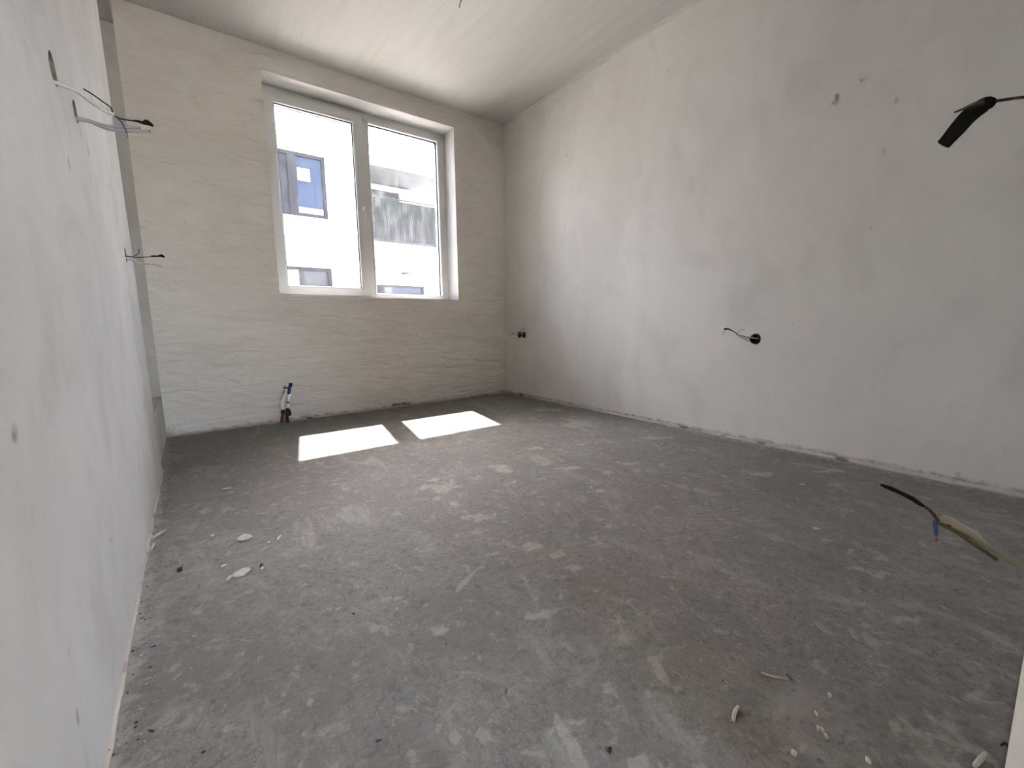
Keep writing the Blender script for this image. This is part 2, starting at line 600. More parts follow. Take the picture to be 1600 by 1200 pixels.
# added hallway behind the door opening, and slab underside
mb.quad((-1.2, -1.8, -0.002), (2.75, -1.8, -0.002), (2.75, 0.0, -0.002), (-1.2, 0.0, -0.002))
mb.box(-1.2, 2.75, -1.8, YB + 0.2, -0.20, -0.03)
floor = struct(mb.build('floor', M['floor'], recalc=False), 'grey concrete screed floor with plaster smears')
co = coords(floor)
pale = np.zeros(len(co)); dirt = np.zeros(len(co))
WARP = np.array([(noise.noise(Vector((x * 14, y * 14, 1))) + 0.8 * noise.noise(Vector((x * 36, y * 36, 2))),
                  noise.noise(Vector((x * 14, y * 14, 7))) + 0.8 * noise.noise(Vector((x * 36, y * 36, 9))), 0.0) for x, y, z in co]) * 1.5


def F_(x, y): return P(x, y, 2, 0.0)


def fblob(cx, cy, rx, ry, s=1.0, dx=0.0):
    c = F_(cx, cy)
    ex = F_(cx + rx, cy + dx * rx) - c
    ey = F_(cx, cy + ry) - c
    np.maximum(pale, s * blob_field(co, c, ex, ey), out=pale)


def fline(pts, w, s=1.0, arr=None):
    arr = pale if arr is None else arr
    for (x0, y0), (x1, y1) in zip(pts[:-1], pts[1:]):
        a, b = F_(x0, y0), F_(x1, y1)
        np.maximum(arr, s * seg_field(co, a, b, max(w, 0.011)), out=arr)


for b in [(905, 662, 22, 6), (778, 729, 13, 5), (792, 735, 14, 2.5), (688, 762, 24, 8), (677, 750, 15, 3), (710, 752, 7, 3),
          (703, 785, 6, 2), (683, 779, 6, 2), (752, 807, 16, 6), (727, 806, 8, 3), (835, 852, 15, 6), (873, 865, 14, 7),
          (897, 885, 18, 8), (928, 839, 8, 3), (842, 958, 22, 11), (690, 982, 10, 8), (770, 865, 20, 2), (952, 738, 9, 4),
          (890, 731, 20, 2), (808, 752, 6, 2), (618, 957, 3, 7), (613, 933, 14, 3), (741, 1147, 22, 12), (708, 1153, 6, 6),
          (683, 1137, 7, 5), (712, 1180, 5, 5), (1061, 1069, 7, 4), (1014, 1083, 6, 4), (1000, 1192, 20, 12), (862, 1113, 4, 2),
          (750, 1028, 4, 3), (605, 984, 8, 7), (1409, 966, 26, 7), (1397, 1135, 9, 4), (375, 1025, 5, 5),
          (490, 1094, 12, 8), (583, 981, 20, 5), (612, 931, 13, 3), (1275, 826, 8, 2), (1025, 684, 25, 2), (985, 723, 18, 2),
          (935, 766, 5, 2), (1195, 740, 20, 3), (1300, 735, 22, 3), (840, 700, 7, 2), (845, 640, 12, 2), (870, 640, 10, 2),
          (1330, 860, 12, 3), (1340, 890, 14, 4), (1375, 872, 14, 3), (1370, 895, 10, 4)]:
    fblob(*b)
for b in [(640, 987, 20, 10, 0.55), (521, 950, 16, 8, 0.6), (633, 985, 25, 12, 0.5), (660, 880, 30, 8, 0.5), (540, 760, 50, 10, 0.42),
          (455, 775, 40, 8, 0.42), (330, 735, 45, 10, 0.5), (1450, 1118, 45, 20, 0.62), (1469, 1165, 75, 30, 0.66), (1520, 1088, 40, 12, 0.66),
          (1540, 1130, 40, 22, 0.55), (1585, 1060, 20, 30, 0.6), (1400, 1180, 40, 16, 0.55), (1530, 960, 40, 18, 0.42), (1570, 1010, 30, 20, 0.48),
          (1500, 905, 40, 12, 0.45), (975, 960, 35, 20, 0.42), (960, 1000, 30, 18, 0.40), (285, 790, 22, 8, 0.5), (325, 830, 30, 10, 0.42),
          (455, 862, 40, 10, 0.45), (1290, 800, 60, 10, 0.40), (1180, 1110, 18, 10, 0.4)]:
    fblob(*b)
for pts, w, s in [([(715, 920), (735, 898), (752, 885)], 0.022, 0.9), ([(997, 837), (1020, 872), (1055, 923)], 0.011, 0.72), ([(1055, 937), (1077, 965)], 0.010, 0.6),
                  ([(873, 1131), (890, 1160), (908, 1192)], 0.026, 0.95), ([(1020, 1028), (1041, 1060)], 0.024, 0.9), ([(1069, 1178), (1097, 1167)], 0.010, 0.7),
                  ([(1322, 940), (1345, 958), (1364, 977)], 0.016, 0.6), ([(1300, 972), (1326, 979), (1338, 998)], 0.016, 0.65), ([(1370, 1015), (1400, 1052)], 0.022, 0.6),
                  ([(1424, 906), (1420, 918), (1469, 946), (1535, 978)], 0.012, 0.66), ([(1445, 925), (1490, 945), (1525, 965)], 0.014, 0.55), ([(1544, 906), (1505, 920), (1530, 940)], 0.02, 0.5),
                  ([(1540, 985), (1550, 1005), (1575, 1030)], 0.028, 0.6), ([(1140, 1130), (1187, 1168), (1230, 1200)], 0.016, 0.62), ([(487, 1140), (478, 1165), (472, 1198)], 0.014, 0.75),
                  ([(398, 1090), (384, 1140)], 0.012, 0.55), ([(295, 1122), (332, 1105)], 0.012, 0.6), ([(365, 815), (362, 885)], 0.014, 0.55), ([(440, 776), (452, 785), (460, 794)], 0.012, 0.7),
                  ([(497, 895), (560, 868)], 0.02, 0.5), ([(985, 708), (1050, 703)], 0.012, 0.6), ([(1140, 870), (1158, 860)], 0.010, 0.7), ([(560, 945), (585, 905), (610, 885)], 0.02, 0.45),
                  ([(1165, 745), (1220, 733)], 0.012, 0.6), ([(800, 880), (770, 905)], 0.012, 0.45), ([(345, 960), (350, 1010)], 0.02, 0.42)]:
    fline(pts, w, s)
# plaster dust along the walls
dl = np.clip(1 - (co[:, 0] - (XL + 0.012)) / 0.075, 0, 1) * 0.78
dr = np.clip(1 - ((XR - co[:, 0]) / np.where(co[:, 1] < 1.6, 0.16, 0.07)), 0, 1) * 0.80
db = np.clip(1 - (YB - co[:, 1]) / 0.20, 0, 1) * 0.62
df_ = np.clip(1 - (co[:, 1] - 0.0) / 0.05, 0, 1) * 0.6
for a in (dl, dr, db, df_):
    np.maximum(pale, a, out=pale)
dirt = np.maximum(dirt, np.clip(1 - (YB - co[:, 1]) / 0.016, 0, 1) * 0.62)
dirt = np.maximum(dirt, np.clip(1 - (co[:, 1] - 0.004) / 0.02, 0, 1) * np.where(co[:, 0] > 0.6, 0.8, 0))
fline([(378, 612 + 80), (388, 690)], 0.010, 0.5, dirt)
for (a, b) in [((250, 805), (290, 798)), ((590, 822), (632, 806)), ((225, 1080), (250, 1072)), ((230, 1110), (245, 1100)), ((617, 875), (630, 883))]:
    fline([a, b], 0.011, 0.55, dirt)
add_attr(floor, 'pale', pale)
add_attr(floor, 'dirt', dirt)

# ------------------------------------------------------------------ ceiling
mb = MB()
grid(mb, lines(XL - 0.02, XR + 0.01, 0.05), lines(-0.02, YB + 0.01, 0.05),
     lambda u, v, d: (u, v, H + uneven(u * 2.2, v * 0.35, 3, 0.0022, 2.0)))
mb.box(-1.3, 3.6, -2.0, YO - 0.01, H + 0.02, H + 0.25)
mb.quad((-1.2, -1.8, 2.598), (2.75, -1.8, 2.598), (2.75, -0.02, 2.598), (-1.2, -0.02, 2.598))
ceiling = struct(mb.build('ceiling', M['plaster_ceiling'], recalc=False), 'pale plastered ceiling with faint trowel bands')
co = coords(ceiling)
dc = np.zeros(len(co))
for x, y in [(981, 38), (1009, 13), (972, 65), (996, 13), (880, 125), (905, 112), (918, 100), (560, 30), (470, 62), (555, 89), (640, 20)]:
    c = np.array(P(x, y, 2, H))
    dc = np.maximum(dc, np.clip(1 - np.linalg.norm(co - c, axis=1) / 0.06, 0, 1) * 0.42)
add_attr(ceiling, 'dirt', dc)

# ------------------------------------------------------------------ wall_right
BOXES_R = [(1.133, 0.60, 0.031, 0.05), (3.270, 0.60, 0.031, 0.05), (3.339, 0.60, 0.031, 0.05)]
mb = MB()
us = lines(0.0, YB + 0.01, 0.03, [(h[0] - HA, h[0] + HA, 6) for h in BOXES_R])
vs = lines(-0.01, H + 0.005, 0.03, [(0.60 - HA, 0.60 + HA, 6)])
grid(mb, us, vs, lambda u, v, d: (XR + d + uneven(1, u, v, 0.0016, 1.6), u, v), holes=BOXES_R)
mb.box(XR + 0.06, XR + 0.18, -0.12, YB + 0.2, -0.03, H + 0.02)
wall_right = struct(mb.build('wall_right', [M['plaster_right'], M['raw_hole']], recalc=False), 'long unpainted plaster wall with socket boxes')
co = coords(wall_right)
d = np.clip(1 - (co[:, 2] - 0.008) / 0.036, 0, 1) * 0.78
d = np.maximum(d, np.clip(1 - (YB - co[:, 1]) / 0.03, 0, 1) * 0.28)
for x, y, r, s in [(1350, 125, 0.03, 0.85), (1262, 152, 0.03, 0.4), (1310, 462, 0.05, 0.45), (1307, 470, 0.03, 0.55), (1525, 408, 0.05, 0.35),
                   (1570, 430, 0.05, 0.35), (1492, 450, 0.06, 0.35), (1545, 310, 0.05, 0.4), (1485, 630, 0.05, 0.42), (1500, 640, 0.06, 0.4), (1575, 700, 0.06, 0.4),
                   (1435, 675, 0.05, 0.35), (1505, 735, 0.05, 0.4), (1284, 652, 0.035, 0.4), (1197, 560, 0.06, 0.33), (940, 268, 0.04, 0.3), (1220, 280, 0.03, 0.5),
                   (1219, 336, 0.025, 0.5), (1224, 494, 0.025, 0.6), (1202, 450, 0.02, 0.55), (800, 205, 0.05, 0.6), (793, 230, 0.04, 0.4), (805, 330, 0.04, 0.3),
                   (816, 640, 0.02, 0.3), (830, 618, 0.03, 0.75), (842, 620, 0.03, 0.7), (812, 545, 0.06, 0.4), (803, 495, 0.05, 0.3), (1060, 545, 0.05, 0.2)]:
    c = np.array(P(x, y, 0, XR))
    d = np.maximum(d, np.clip(1 - np.linalg.norm(co - c, axis=1) / r, 0, 1) * min(0.95, s * 1.2))
for (a, b, w, s) in [((1308, 152), (1302, 165), 0.032, 0.95), ((1360, 160), (1350, 164), 0.03, 0.5), ((1150, 460), (1160, 470), 0.03, 0.3),
                     ((929, 288), (927, 300), 0.03, 0.4), ((1370, 440), (1380, 450), 0.04, 0.3)]:
    d = np.maximum(d, s * seg_field(co, P(*a, 0, XR), P(*b, 0, XR), w))
add_attr(wall_right, 'dirt', d)

# ------------------------------------------------------------------ wall_left with a recess beside the window wall
NY0, NY1, NZ0, NZ1, NX = 2.70, 3.532, 0.272, 2.445, -0.34
BOXES_L = [(1.398, 1.262, 0.0335, 0.05), (1.625, 1.262, 0.027, 0.05), (2.395, 1.005, 0.030, 0.05)]


def left_x(y, z):
    near = -0.178 - 0.006 * z
    if y <= NY0: return near
    return -0.190


mb = MB()
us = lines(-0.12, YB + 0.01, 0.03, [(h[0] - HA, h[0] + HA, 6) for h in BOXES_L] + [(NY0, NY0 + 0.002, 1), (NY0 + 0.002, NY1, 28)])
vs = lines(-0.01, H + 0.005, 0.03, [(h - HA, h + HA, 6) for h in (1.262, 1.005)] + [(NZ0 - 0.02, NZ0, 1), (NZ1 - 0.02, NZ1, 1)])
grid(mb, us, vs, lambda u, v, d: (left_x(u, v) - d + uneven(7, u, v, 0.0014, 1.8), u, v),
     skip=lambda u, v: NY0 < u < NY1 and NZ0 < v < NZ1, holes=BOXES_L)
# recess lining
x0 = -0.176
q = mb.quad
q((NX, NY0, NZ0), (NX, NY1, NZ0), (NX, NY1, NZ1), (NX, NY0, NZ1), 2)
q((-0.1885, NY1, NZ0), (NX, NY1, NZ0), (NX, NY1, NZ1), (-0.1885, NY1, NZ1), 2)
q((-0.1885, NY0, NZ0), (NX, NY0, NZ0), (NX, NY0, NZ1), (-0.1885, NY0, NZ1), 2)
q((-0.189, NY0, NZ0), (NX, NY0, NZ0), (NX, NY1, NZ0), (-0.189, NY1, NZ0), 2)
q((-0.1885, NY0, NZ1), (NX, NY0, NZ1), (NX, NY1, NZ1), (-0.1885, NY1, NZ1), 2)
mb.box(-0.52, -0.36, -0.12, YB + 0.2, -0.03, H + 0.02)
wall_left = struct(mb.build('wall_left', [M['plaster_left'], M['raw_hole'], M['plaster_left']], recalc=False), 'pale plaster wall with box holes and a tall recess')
co = coords(wall_left)
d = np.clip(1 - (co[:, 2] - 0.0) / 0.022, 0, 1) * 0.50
for x, y, r, s in [(126, 200, 0.06, 0.45), (138, 235, 0.07, 0.42), (150, 480, 0.03, 0.3), (76, 410, 0.03, 0.45), (98, 375, 0.03, 0.35), (120, 485, 0.04, 0.4),
                   (30, 320, 0.02, 0.5), (75, 232, 0.02, 0.35), (52, 155, 0.02, 0.3), (20, 685, 0.03, 0.5), (170, 847, 0.03, 0.6), (145, 965, 0.02, 0.6),
                   (100, 1010, 0.015, 0.6), (97, 1095, 0.02, 0.4), (116, 990, 0.014, 0.6), (128, 905, 0.014, 0.5), (154, 903, 0.014, 0.5), (197, 900, 0.02, 0.7),
                   (199, 905, 0.016, 0.7), (180, 910, 0.016, 0.6), (205, 937, 0.02, 0.8), (155, 1020, 0.014, 0.6), (148, 1043, 0.014, 0.5), (124, 1045, 0.014, 0.6),
                   (135, 1145, 0.02, 0.4), (247, 660, 0.05, 0.5), (207, 405, 0.09, 0.4), (240, 600, 0.08, 0.5), (243, 612, 0.06, 0.5), (242, 655, 0.04, 0.6),
                   (175, 630, 0.02, 0.4), (152, 742, 0.02, 0.4), (100, 760, 0.04, 0.3), (110, 830, 0.06, 0.28), (12, 990, 0.04, 0.3)]:
    c = np.array(P(x, y, 0, XL + 0.006))
    d = np.maximum(d, np.clip(1 - np.linalg.norm(co - c, axis=1) / max(r, 0.02), 0, 1) * min(0.95, s * 1.5))
add_attr(wall_left, 'dirt', d)

# ------------------------------------------------------------------ wall_back with the window opening
mb = MB()
us = lines(XL - 0.05, XR + 0.05, 0.03, [(WX0, WX1, 50)])
vs = lines(-0.01, H + 0.005, 0.03, [(WZ0, WZ1, 50)])
grid(mb, us, vs, lambda u, v, d: (u, YB + (0 if (WX0 - 0.01 < u < WX1 + 0.01 and WZ0 - 0.01 < v < WZ1 + 0.01) else uneven(u, 4, v * 2.2, 0.0024, 2.0)), v),
     skip=lambda u, v: WX0 < u < WX1 and WZ0 < v < WZ1)
# whitewashed reveals
q = mb.quad
for (xa, za, xb, zb) in ((WX0, WZ0, WX1, WZ0), (WX1, WZ0, WX1, WZ1), (WX1, WZ1, WX0, WZ1), (WX0, WZ1, WX0, WZ0)):
    q((xa, YB, za), (xb, YB, zb), (xb, YF + 0.01, zb), (xa, YF + 0.01, za), 1)
# masonry behind the plaster
mb.box(-0.52, WX0 - 0.02, YB + 0.012, YO - 0.02, -0.03, H + 0.02)
mb.box(WX1 + 0.02, 2.77, YB + 0.012, YO - 0.02, -0.03, H + 0.02)
mb.box(WX0 - 0.02, WX1 + 0.02, YB + 0.012, YO - 0.02, -0.03, WZ0 - 0.02)
mb.box(WX0 - 0.02, WX1 + 0.02, YB + 0.012, YO - 0.02, WZ1 + 0.02, H + 0.02)
wall_back = struct(mb.build('wall_back', [M['plaster_back'], M['plaster_white']], recalc=False), 'window wall of rippled beige plaster')
co = coords(wall_back)
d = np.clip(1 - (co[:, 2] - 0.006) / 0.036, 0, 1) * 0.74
for x, y, r, s in [(385, 663, 0.06, 0.7), (365, 668, 0.04, 0.6), (268, 672, 0.05, 0.8), (290, 672, 0.05, 0.6), (480, 652, 0.07, 0.8), (620, 632, 0.05, 0.8), (632, 629, 0.05, 0.7),
                   (775, 614, 0.05, 0.8), (436, 615, 0.10, 0.28), (432, 640, 0.09, 0.28), (715, 485, 0.03, 0.7), (250, 500, 0.03, 0.3), (557, 485, 0.03, 0.35), (527, 552, 0.03, 0.3),
                   (255, 90, 0.2, 0.12), (420, 655, 0.05, 0.45)]:
    c = np.array(P(x, y, 1, YB))
    d = np.maximum(d, np.clip(1 - np.linalg.norm(co - c, axis=1) / r, 0, 1) * s)
for (a, b, w, s) in [((470, 653), (492, 650), 0.03, 0.8), ((612, 633), (640, 629), 0.03, 0.8), ((752, 618), (785, 613), 0.03, 0.85), ((713, 480), (717, 492), 0.03, 0.6)]:
    d = np.maximum(d, s * seg_field(co, P(*a, 1, YB), P(*b, 1, YB), w))
d[co[:, 1] > YB + 0.005] = 0
add_attr(wall_back, 'dirt', d)

# ------------------------------------------------------------------ wall_front with the doorway the photographer stands in
DX1, DZ = 0.62, 2.10
mb = MB()
mb.box(DX1, XR + 0.06, -0.118, 0.004, -0.01, H + 0.005)
mb.box(-0.40, DX1, -0.118, 0.002, DZ, H + 0.005)
wall_front = struct(mb.build('wall_front', M['plaster_white']), 'front wall beside the doorway')
mb = MB()  # unseen hallway added behind the doorway; its openings let in soft fill
mb.box(-1.3, -1.2, -1.9, -0.05, -0.03, H + 0.02)
mb.box(2.75, 2.85, -1.9, -0.05, 2.30, H + 0.02)
mb.box(2.75, 2.85, -0.25, -0.05, -0.03, 2.30)
mb.box(-1.3, 2.85, -1.9, -1.8, 2.30, H + 0.02)
mb.box(-1.3, 0.30, -1.9, -1.8, -0.03, 2.30)
mb.box(1.05, 2.85, -1.9, -1.8, -0.03, 2.30)
mb.box(-1.3, -0.50, -0.118, -0.02, -0.03, H + 0.02)
fill_hall = struct(mb.build('wall_fill_hallway', M['plaster_fill_hall']), 'unseen hallway walls behind the doorway, with openings added for fill light')

# ------------------------------------------------------------------ plaster fillets where walls meet floor and ceiling
def fillet(name, pts, inward, upv, wide, tall, mat, label, seed, grime=1.1):
    mb = MB()
    rnd = random.Random(seed)
    n0 = 0
    prev = None
    L_ = (Vector(pts[1]) - Vector(pts[0]))
    n = max(8, int(L_.length / 0.02))
    for i in range(n + 1):
        t = i / n
        p = Vector(pts[0]) + L_ * t
        w = wide * (0.55 + 0.9 * abs(noise.noise(p * 5 + Vector((seed, 0, 0)))) + 0.25 * rnd.random())
        h = tall * (0.6 + 0.8 * abs(noise.noise(p * 9 + Vector((0, seed, 0)))) + 0.3 * rnd.random())
        iv, uv = Vector(inward), Vector(upv)
        ring = [p - iv * 0.012 - uv * 0.006, p + iv * w - uv * 0.006, p + iv * w * 0.98 + uv * 0.0006, p + iv * w * 0.55 + uv * h * 0.28,
                p + iv * w * 0.15 + uv * h * 0.8, p + iv * 0.001 + uv * h, p - iv * 0.012 + uv * h]
        base = len(mb.v)
        mb.v += [tuple(r) for r in ring]
        k = len(ring)
        if prev is not None:
            for j in range(k):
                j2 = (j + 1) % k
                mb.face((prev + j, prev + j2, base + j2, base + j))
        prev = base
    o = mb.build(name, mat, smooth=True)
    struct(o, label)
    c_ = coords(o)
    dd = np.array([grime * max(0.0, noise.noise(Vector(v) * 11) + 0.12) for v in c_])
    add_attr(o, 'dirt', dd)
    return o


fillet('trim_1', [(XR, 0.01, 0), (XR, YB, 0)], (-1, 0, 0), (0, 0, 1), 0.026, 0.012, M['fillet'], 'ragged plaster fillet along the right wall and floor', 3)
fillet('trim_2', [(XL, YB, 0), (XR, YB, 0)], (0, -1, 0), (0, 0, 1), 0.018, 0.010, M['fillet'], 'ragged plaster edge under the window wall', 11)
fillet('trim_3', [(XL + 0.011, 0.01, 0), (XL + 0.011, NY0, 0)], (1, 0, 0), (0, 0, 1), 0.009, 0.007, M['fillet'], 'thin plaster edge along the left wall and floor', 17)
fillet('trim_4', [(XR, 0.01, H), (XR, YB, H)], (-1, 0, 0), (0, 0, -1), 0.020, 0.020, M['plaster_ceiling'], 'plaster bead between right wall and ceiling', 23, 0.25)

# ------------------------------------------------------------------ outside shell of this house
EX0, EX1, EZ0, EZ1 = 0.60, 1.992, 0.955, 2.367       # opening in the outer face
mb = MB()
A0, A1, B0, B1 = -5.0, 9.0, -0.4, 3.4
T = 0.05
y0, y1 = YO - 0.046, YO
mb.box(A0, EX0, y0, y1, B0, B1)
mb.box(EX1, A1, y0, y1, B0, B1)
mb.box(EX0, EX1, y0, y1, B0, EZ0 - 0.012)
mb.box(EX0, EX1, y0, y1, EZ1, B1)
ext = struct(mb.build('wall_exterior', M['render_white']), 'white rendered outer face of the house around the window')
mb = MB()
mb.box(EX0, EX1, YO - 0.004, YO + 0.002, EZ1 - 0.010, EZ1 + 0.004)
drip = mb.build('trim_5', M['spacer']); struct(drip, 'dark drip strip above the window outside')
mb = MB()
n = len(mb.v)
mb.v += [(EX0, y0, EZ0), (EX1, y0, EZ0), (EX1, YO + 0.04, EZ0 - 0.012), (EX0, YO + 0.04, EZ0 - 0.012),
         (EX0, y0, EZ0 - 0.006), (EX1, y0, EZ0 - 0.006), (EX1, YO + 0.04, EZ0 - 0.03), (EX0, YO + 0.04, EZ0 - 0.03)]
for qd in ((0, 1, 2, 3), (4, 7, 6, 5), (0, 4, 5, 1), (1, 5, 6, 2), (2, 6, 7, 3), (3, 7, 4, 0)):
    mb.face(qd)
struct(mb.build('trim_6', M['pvc']), 'outer window sill')

# ------------------------------------------------------------------ window_1
win = struct(empty('window_1', ((WX0 + WX1) / 2, YF, WZ0)), 'white two-light PVC window with a handle on the sash')


def ring(mb, x0, x1, z0, z1, l, r, b, t, ya, yb, ch=0.0):
    """rectangular frame in the XZ plane with member widths l, r, b, t; ch chamfers the inner front edge"""
    xi0, xi1, zi0, zi1 = x0 + l, x1 - r, z0 + b, z1 - t
    O = [(x0, z0), (x1, z0), (x1, z1), (x0, z1)]
    I = [(xi0, zi0), (xi1, zi0), (xi1, zi1), (xi0, zi1)]
    J = [(xi0 - ch, zi0 - ch), (xi1 + ch, zi0 - ch), (xi1 + ch, zi1 + ch), (xi0 - ch, zi1 + ch)]
    for k in range(4):
        k2 = (k + 1) % 4
        V = lambda pt, y: (pt[0], y, pt[1])
        mb.quad(V(O[k], ya), V(O[k2], ya), V(J[k2], ya), V(J[k], ya))
        mb.quad(V(J[k], ya), V(J[k2], ya), V(I[k2], ya + ch), V(I[k], ya + ch))
        mb.quad(V(I[k], ya + ch), V(I[k2], ya + ch), V(I[k2], yb), V(I[k], yb))
        mb.quad(V(I[k], yb), V(I[k2], yb), V(O[k2], yb), V(O[k], yb))
        mb.quad(V(O[k], yb), V(O[k2], yb), V(O[k2], ya), V(O[k], ya))
    return mb


YS = 3.716                                # inner face of the opening sash
GX0, GX1, GZ0, GZ1 = 0.641, 1.204, 1.028, 2.337      # sash glass
KX0, KX1, KZ0, KZ1 = 1.340, 1.972, 0.989, 2.372      # fixed glass
mb = MB()
ring(mb, WX0 - 0.01, WX1 + 0.004, WZ0 - 0.004, WZ1 + 0.004, 0.052, 0.064, 0.046, 0.066, YF, YF + 0.072, 0.003)
frame = mb.build('frame', M['pvc'], win)
mb = MB(); mb.box(1.268, KX0 - 0.008, YF + 0.0005, YF + 0.071, WZ0 + 0.04, WZ1 - 0.06)
mb.build('mullion', M['pvc'], win)
# opening sash
sx0, sx1, sz0, sz1 = 0.568, 1.282, 0.958, 2.412
mb = MB()
ring(mb, sx0, sx1, sz0, sz1, GX0 - sx0 - 0.012, sx1 - GX1 - 0.012, GZ0 - sz0 - 0.012, sz1 - GZ1 - 0.012, YS, YF + 0.06, 0.002)
sash = mb.build('sash', M['pvc'], win)
mb = MB(); ring(mb, GX0 - 0.013, GX1 + 0.013, GZ0 - 0.013, GZ1 + 0.013, 0.013, 0.013, 0.013, 0.013, YS + 0.004, YS + 0.026, 0.006)
mb.build('glazing_bead', M['pvc'], sash)
mb = MB(); ring(mb, GX0 - 0.006, GX1 + 0.006, GZ0 - 0.006, GZ1 + 0.006, 0.012, 0.012, 0.012, 0.012, YS + 0.0262, YS + 0.030)
ring(mb, GX0 - 0.006, GX1 + 0.006, GZ0 - 0.006, GZ1 + 0.006, 0.010, 0.010, 0.010, 0.010, YS + 0.064, YS + 0.068)
mb.build('gasket', M['gasket'], sash)
mb = MB(); ring(mb, GX0 - 0.006, GX1 + 0.006, GZ0 - 0.006, GZ1 + 0.006, 0.012, 0.012, 0.012, 0.012, YS + 0.034, YS + 0.050)
mb.build('spacer', M['spacer'], sash)
mb = MB(); mb.box(GX0 - 0.005, GX1 + 0.005, YS + 0.030, YS + 0.034, GZ0 - 0.005, GZ1 + 0.005)
mb.build('pane', M['glass'], sash)
mb = MB(); mb.box(GX0 - 0.005, GX1 + 0.005, YS + 0.050, YS + 0.054, GZ0 - 0.005, GZ1 + 0.005)
mb.build('pane', M['glass'], sash)
# handle: rosette, neck, lever hanging down
hx, hz = 1.252, 1.675
mb = MB()
mb.lathe((hx, YS, hz), (0, -1, 0), [(0, 0.0), (0, 0.016), (0.009, 0.015), (0.011, 0.010), (0.030, 0.009), (0.032, 0.0)], 16)
mb.box(hx - 0.014, hx + 0.014, YS - 0.009, YS - 0.0002, hz - 0.034, hz + 0.034)
mb.tube([(hx, YS - 0.028, hz + 0.010), (hx + 0.001, YS - 0.036, hz - 0.004), (hx + 0.002, YS - 0.040, hz - 0.04), (hx + 0.003, YS - 0.036, hz - 0.112)],
        [0.009, 0.0105, 0.0095, 0.0085], 12, 0.8, side=(1, 0, 0))
mb.build('handle', M['pvc'], sash, smooth=False)
# fixed light
mb = MB(); ring(mb, KX0 - 0.014, KX1 + 0.014, KZ0 - 0.014, KZ1 + 0.014, 0.014, 0.014, 0.014, 0.014, YF - 0.003, YF + 0.030, 0.007)
bead = mb.build('glazing_bead', M['pvc'], win)
mb = MB(); ring(mb, KX0 - 0.006, KX1 + 0.006, KZ0 - 0.006, KZ1 + 0.006, 0.012, 0.012, 0.012, 0.012, YF + 0.0302, YF + 0.034)
ring(mb, KX0 - 0.006, KX1 + 0.006, KZ0 - 0.006, KZ1 + 0.006, 0.010, 0.010, 0.010, 0.010, YF + 0.058, YF + 0.062)
mb.build('gasket', M['gasket'], bead)
mb = MB(); ring(mb, KX0 - 0.006, KX1 + 0.006, KZ0 - 0.006, KZ1 + 0.006, 0.013, 0.013, 0.013, 0.013, YF + 0.038, YF + 0.054)
mb.build('spacer', M['spacer'], bead)
mb = MB(); mb.box(KX0 - 0.005, KX1 + 0.005, YF + 0.034, YF + 0.038, KZ0 - 0.005, KZ1 + 0.005)
mb.build('pane', M['glass_dusty'], bead)
mb = MB(); mb.box(KX0 - 0.005, KX1 + 0.005, YF + 0.054, YF + 0.058, KZ0 - 0.005, KZ1 + 0.005)
mb.build('pane', M['glass'], bead)

# ------------------------------------------------------------------ outdoors: paving and the house opposite
mb = MB(); mb.box(-30, 40, -40, 60, -0.75, -0.5)
struct(mb.build('floor_outside', M['paving']), 'pale paving between the two houses')

K = 12.5 / 14.0


def bz(z): return 0.7 + (z - 0.7) * K


YH = 12.5
hs = empty('house_opposite', (4.2, YH, -0.5))
tag(hs, 'white rendered modern house seen through the window, with grey windows and a balcony', 'house')


def hb(name, boxes, mat, parent=hs):
    mb = MB()
    for b in boxes:
        mb.box(*b)
    return mb.build(name, mat, parent)


XA, XB = -6.0, 4.42        # left block
zt = bz(5.96)
XE, XW = 6.95, 6.34        # roof edge, end of the wall
YU, YL = YH + 1.42, YH + 0.83
UW = (1.2, 3.26, bz(3.90), bz(5.68))      # upper window opening
LW = (1.2, 3.235, bz(1.05), bz(2.473))    # lower window opening
bx = []
for (a, b, c, d_) in [(XA, UW[0], -0.5, zt), (UW[1], XB, -0.5, zt), (UW[0], UW[1], UW[3], zt), (UW[0], UW[1], LW[3], UW[2]), (UW[0], UW[1], -0.5, LW[2])]:
    bx.append((a, b, YH, YH + 0.35, c, d_))
bx.append((XA, XB, YH + 0.35, YH + 6.0, -0.5, zt - 0.02))
hb('wall', bx, M['render_white'])
DW = (4.40, XW - 1.08 + 0.14, bz(3.0), 5.38)
# upper recessed wall with a door opening, right end open
bx = [(XB, 4.55, YU, YU + 0.3, bz(2.6), zt - 0.25), (5.90, XW, YU, YU + 3.0, bz(2.6), zt - 0.25), (4.55, 5.90, YU, YU + 0.3, bz(5.155) * 1.0 + 0.33, zt - 0.25)]
hb('upper_wall', bx, M['render_white'])
hb('lower_wall', [(XB, 4.70, YL, YL + 4, -0.5, bz(2.577)), (6.36, 7.2, YL, YL + 4, -0.5, bz(2.577)), (4.70, 6.36, YL, YL + 4, 2.0, bz(2.577)), (4.70, 6.36, YL, YL + 4, -0.5, 0.9)], M['render_white'])
hb('roof_slab', [(XB, XE, YH, YH + 3.4, bz(5.775), bz(6.0)), (XA - 0.05, XB, YH - 0.06, YH + 6.2, zt, zt + 0.06)], M['render_white'])
hb('soffit_shade_sheet', [(XB, XE - 0.02, YH + 0.05, YH + 3.35, bz(5.775) - 0.012, bz(5.775) - 0.001)], M['soffit_shade_sheet'])  # thin dark sheet, shade painted under the roof slab
hb('balcony_slab', [(XB, 7.2, YH, YU + 0.2, bz(2.577), bz(3.42))], M['render_white'])


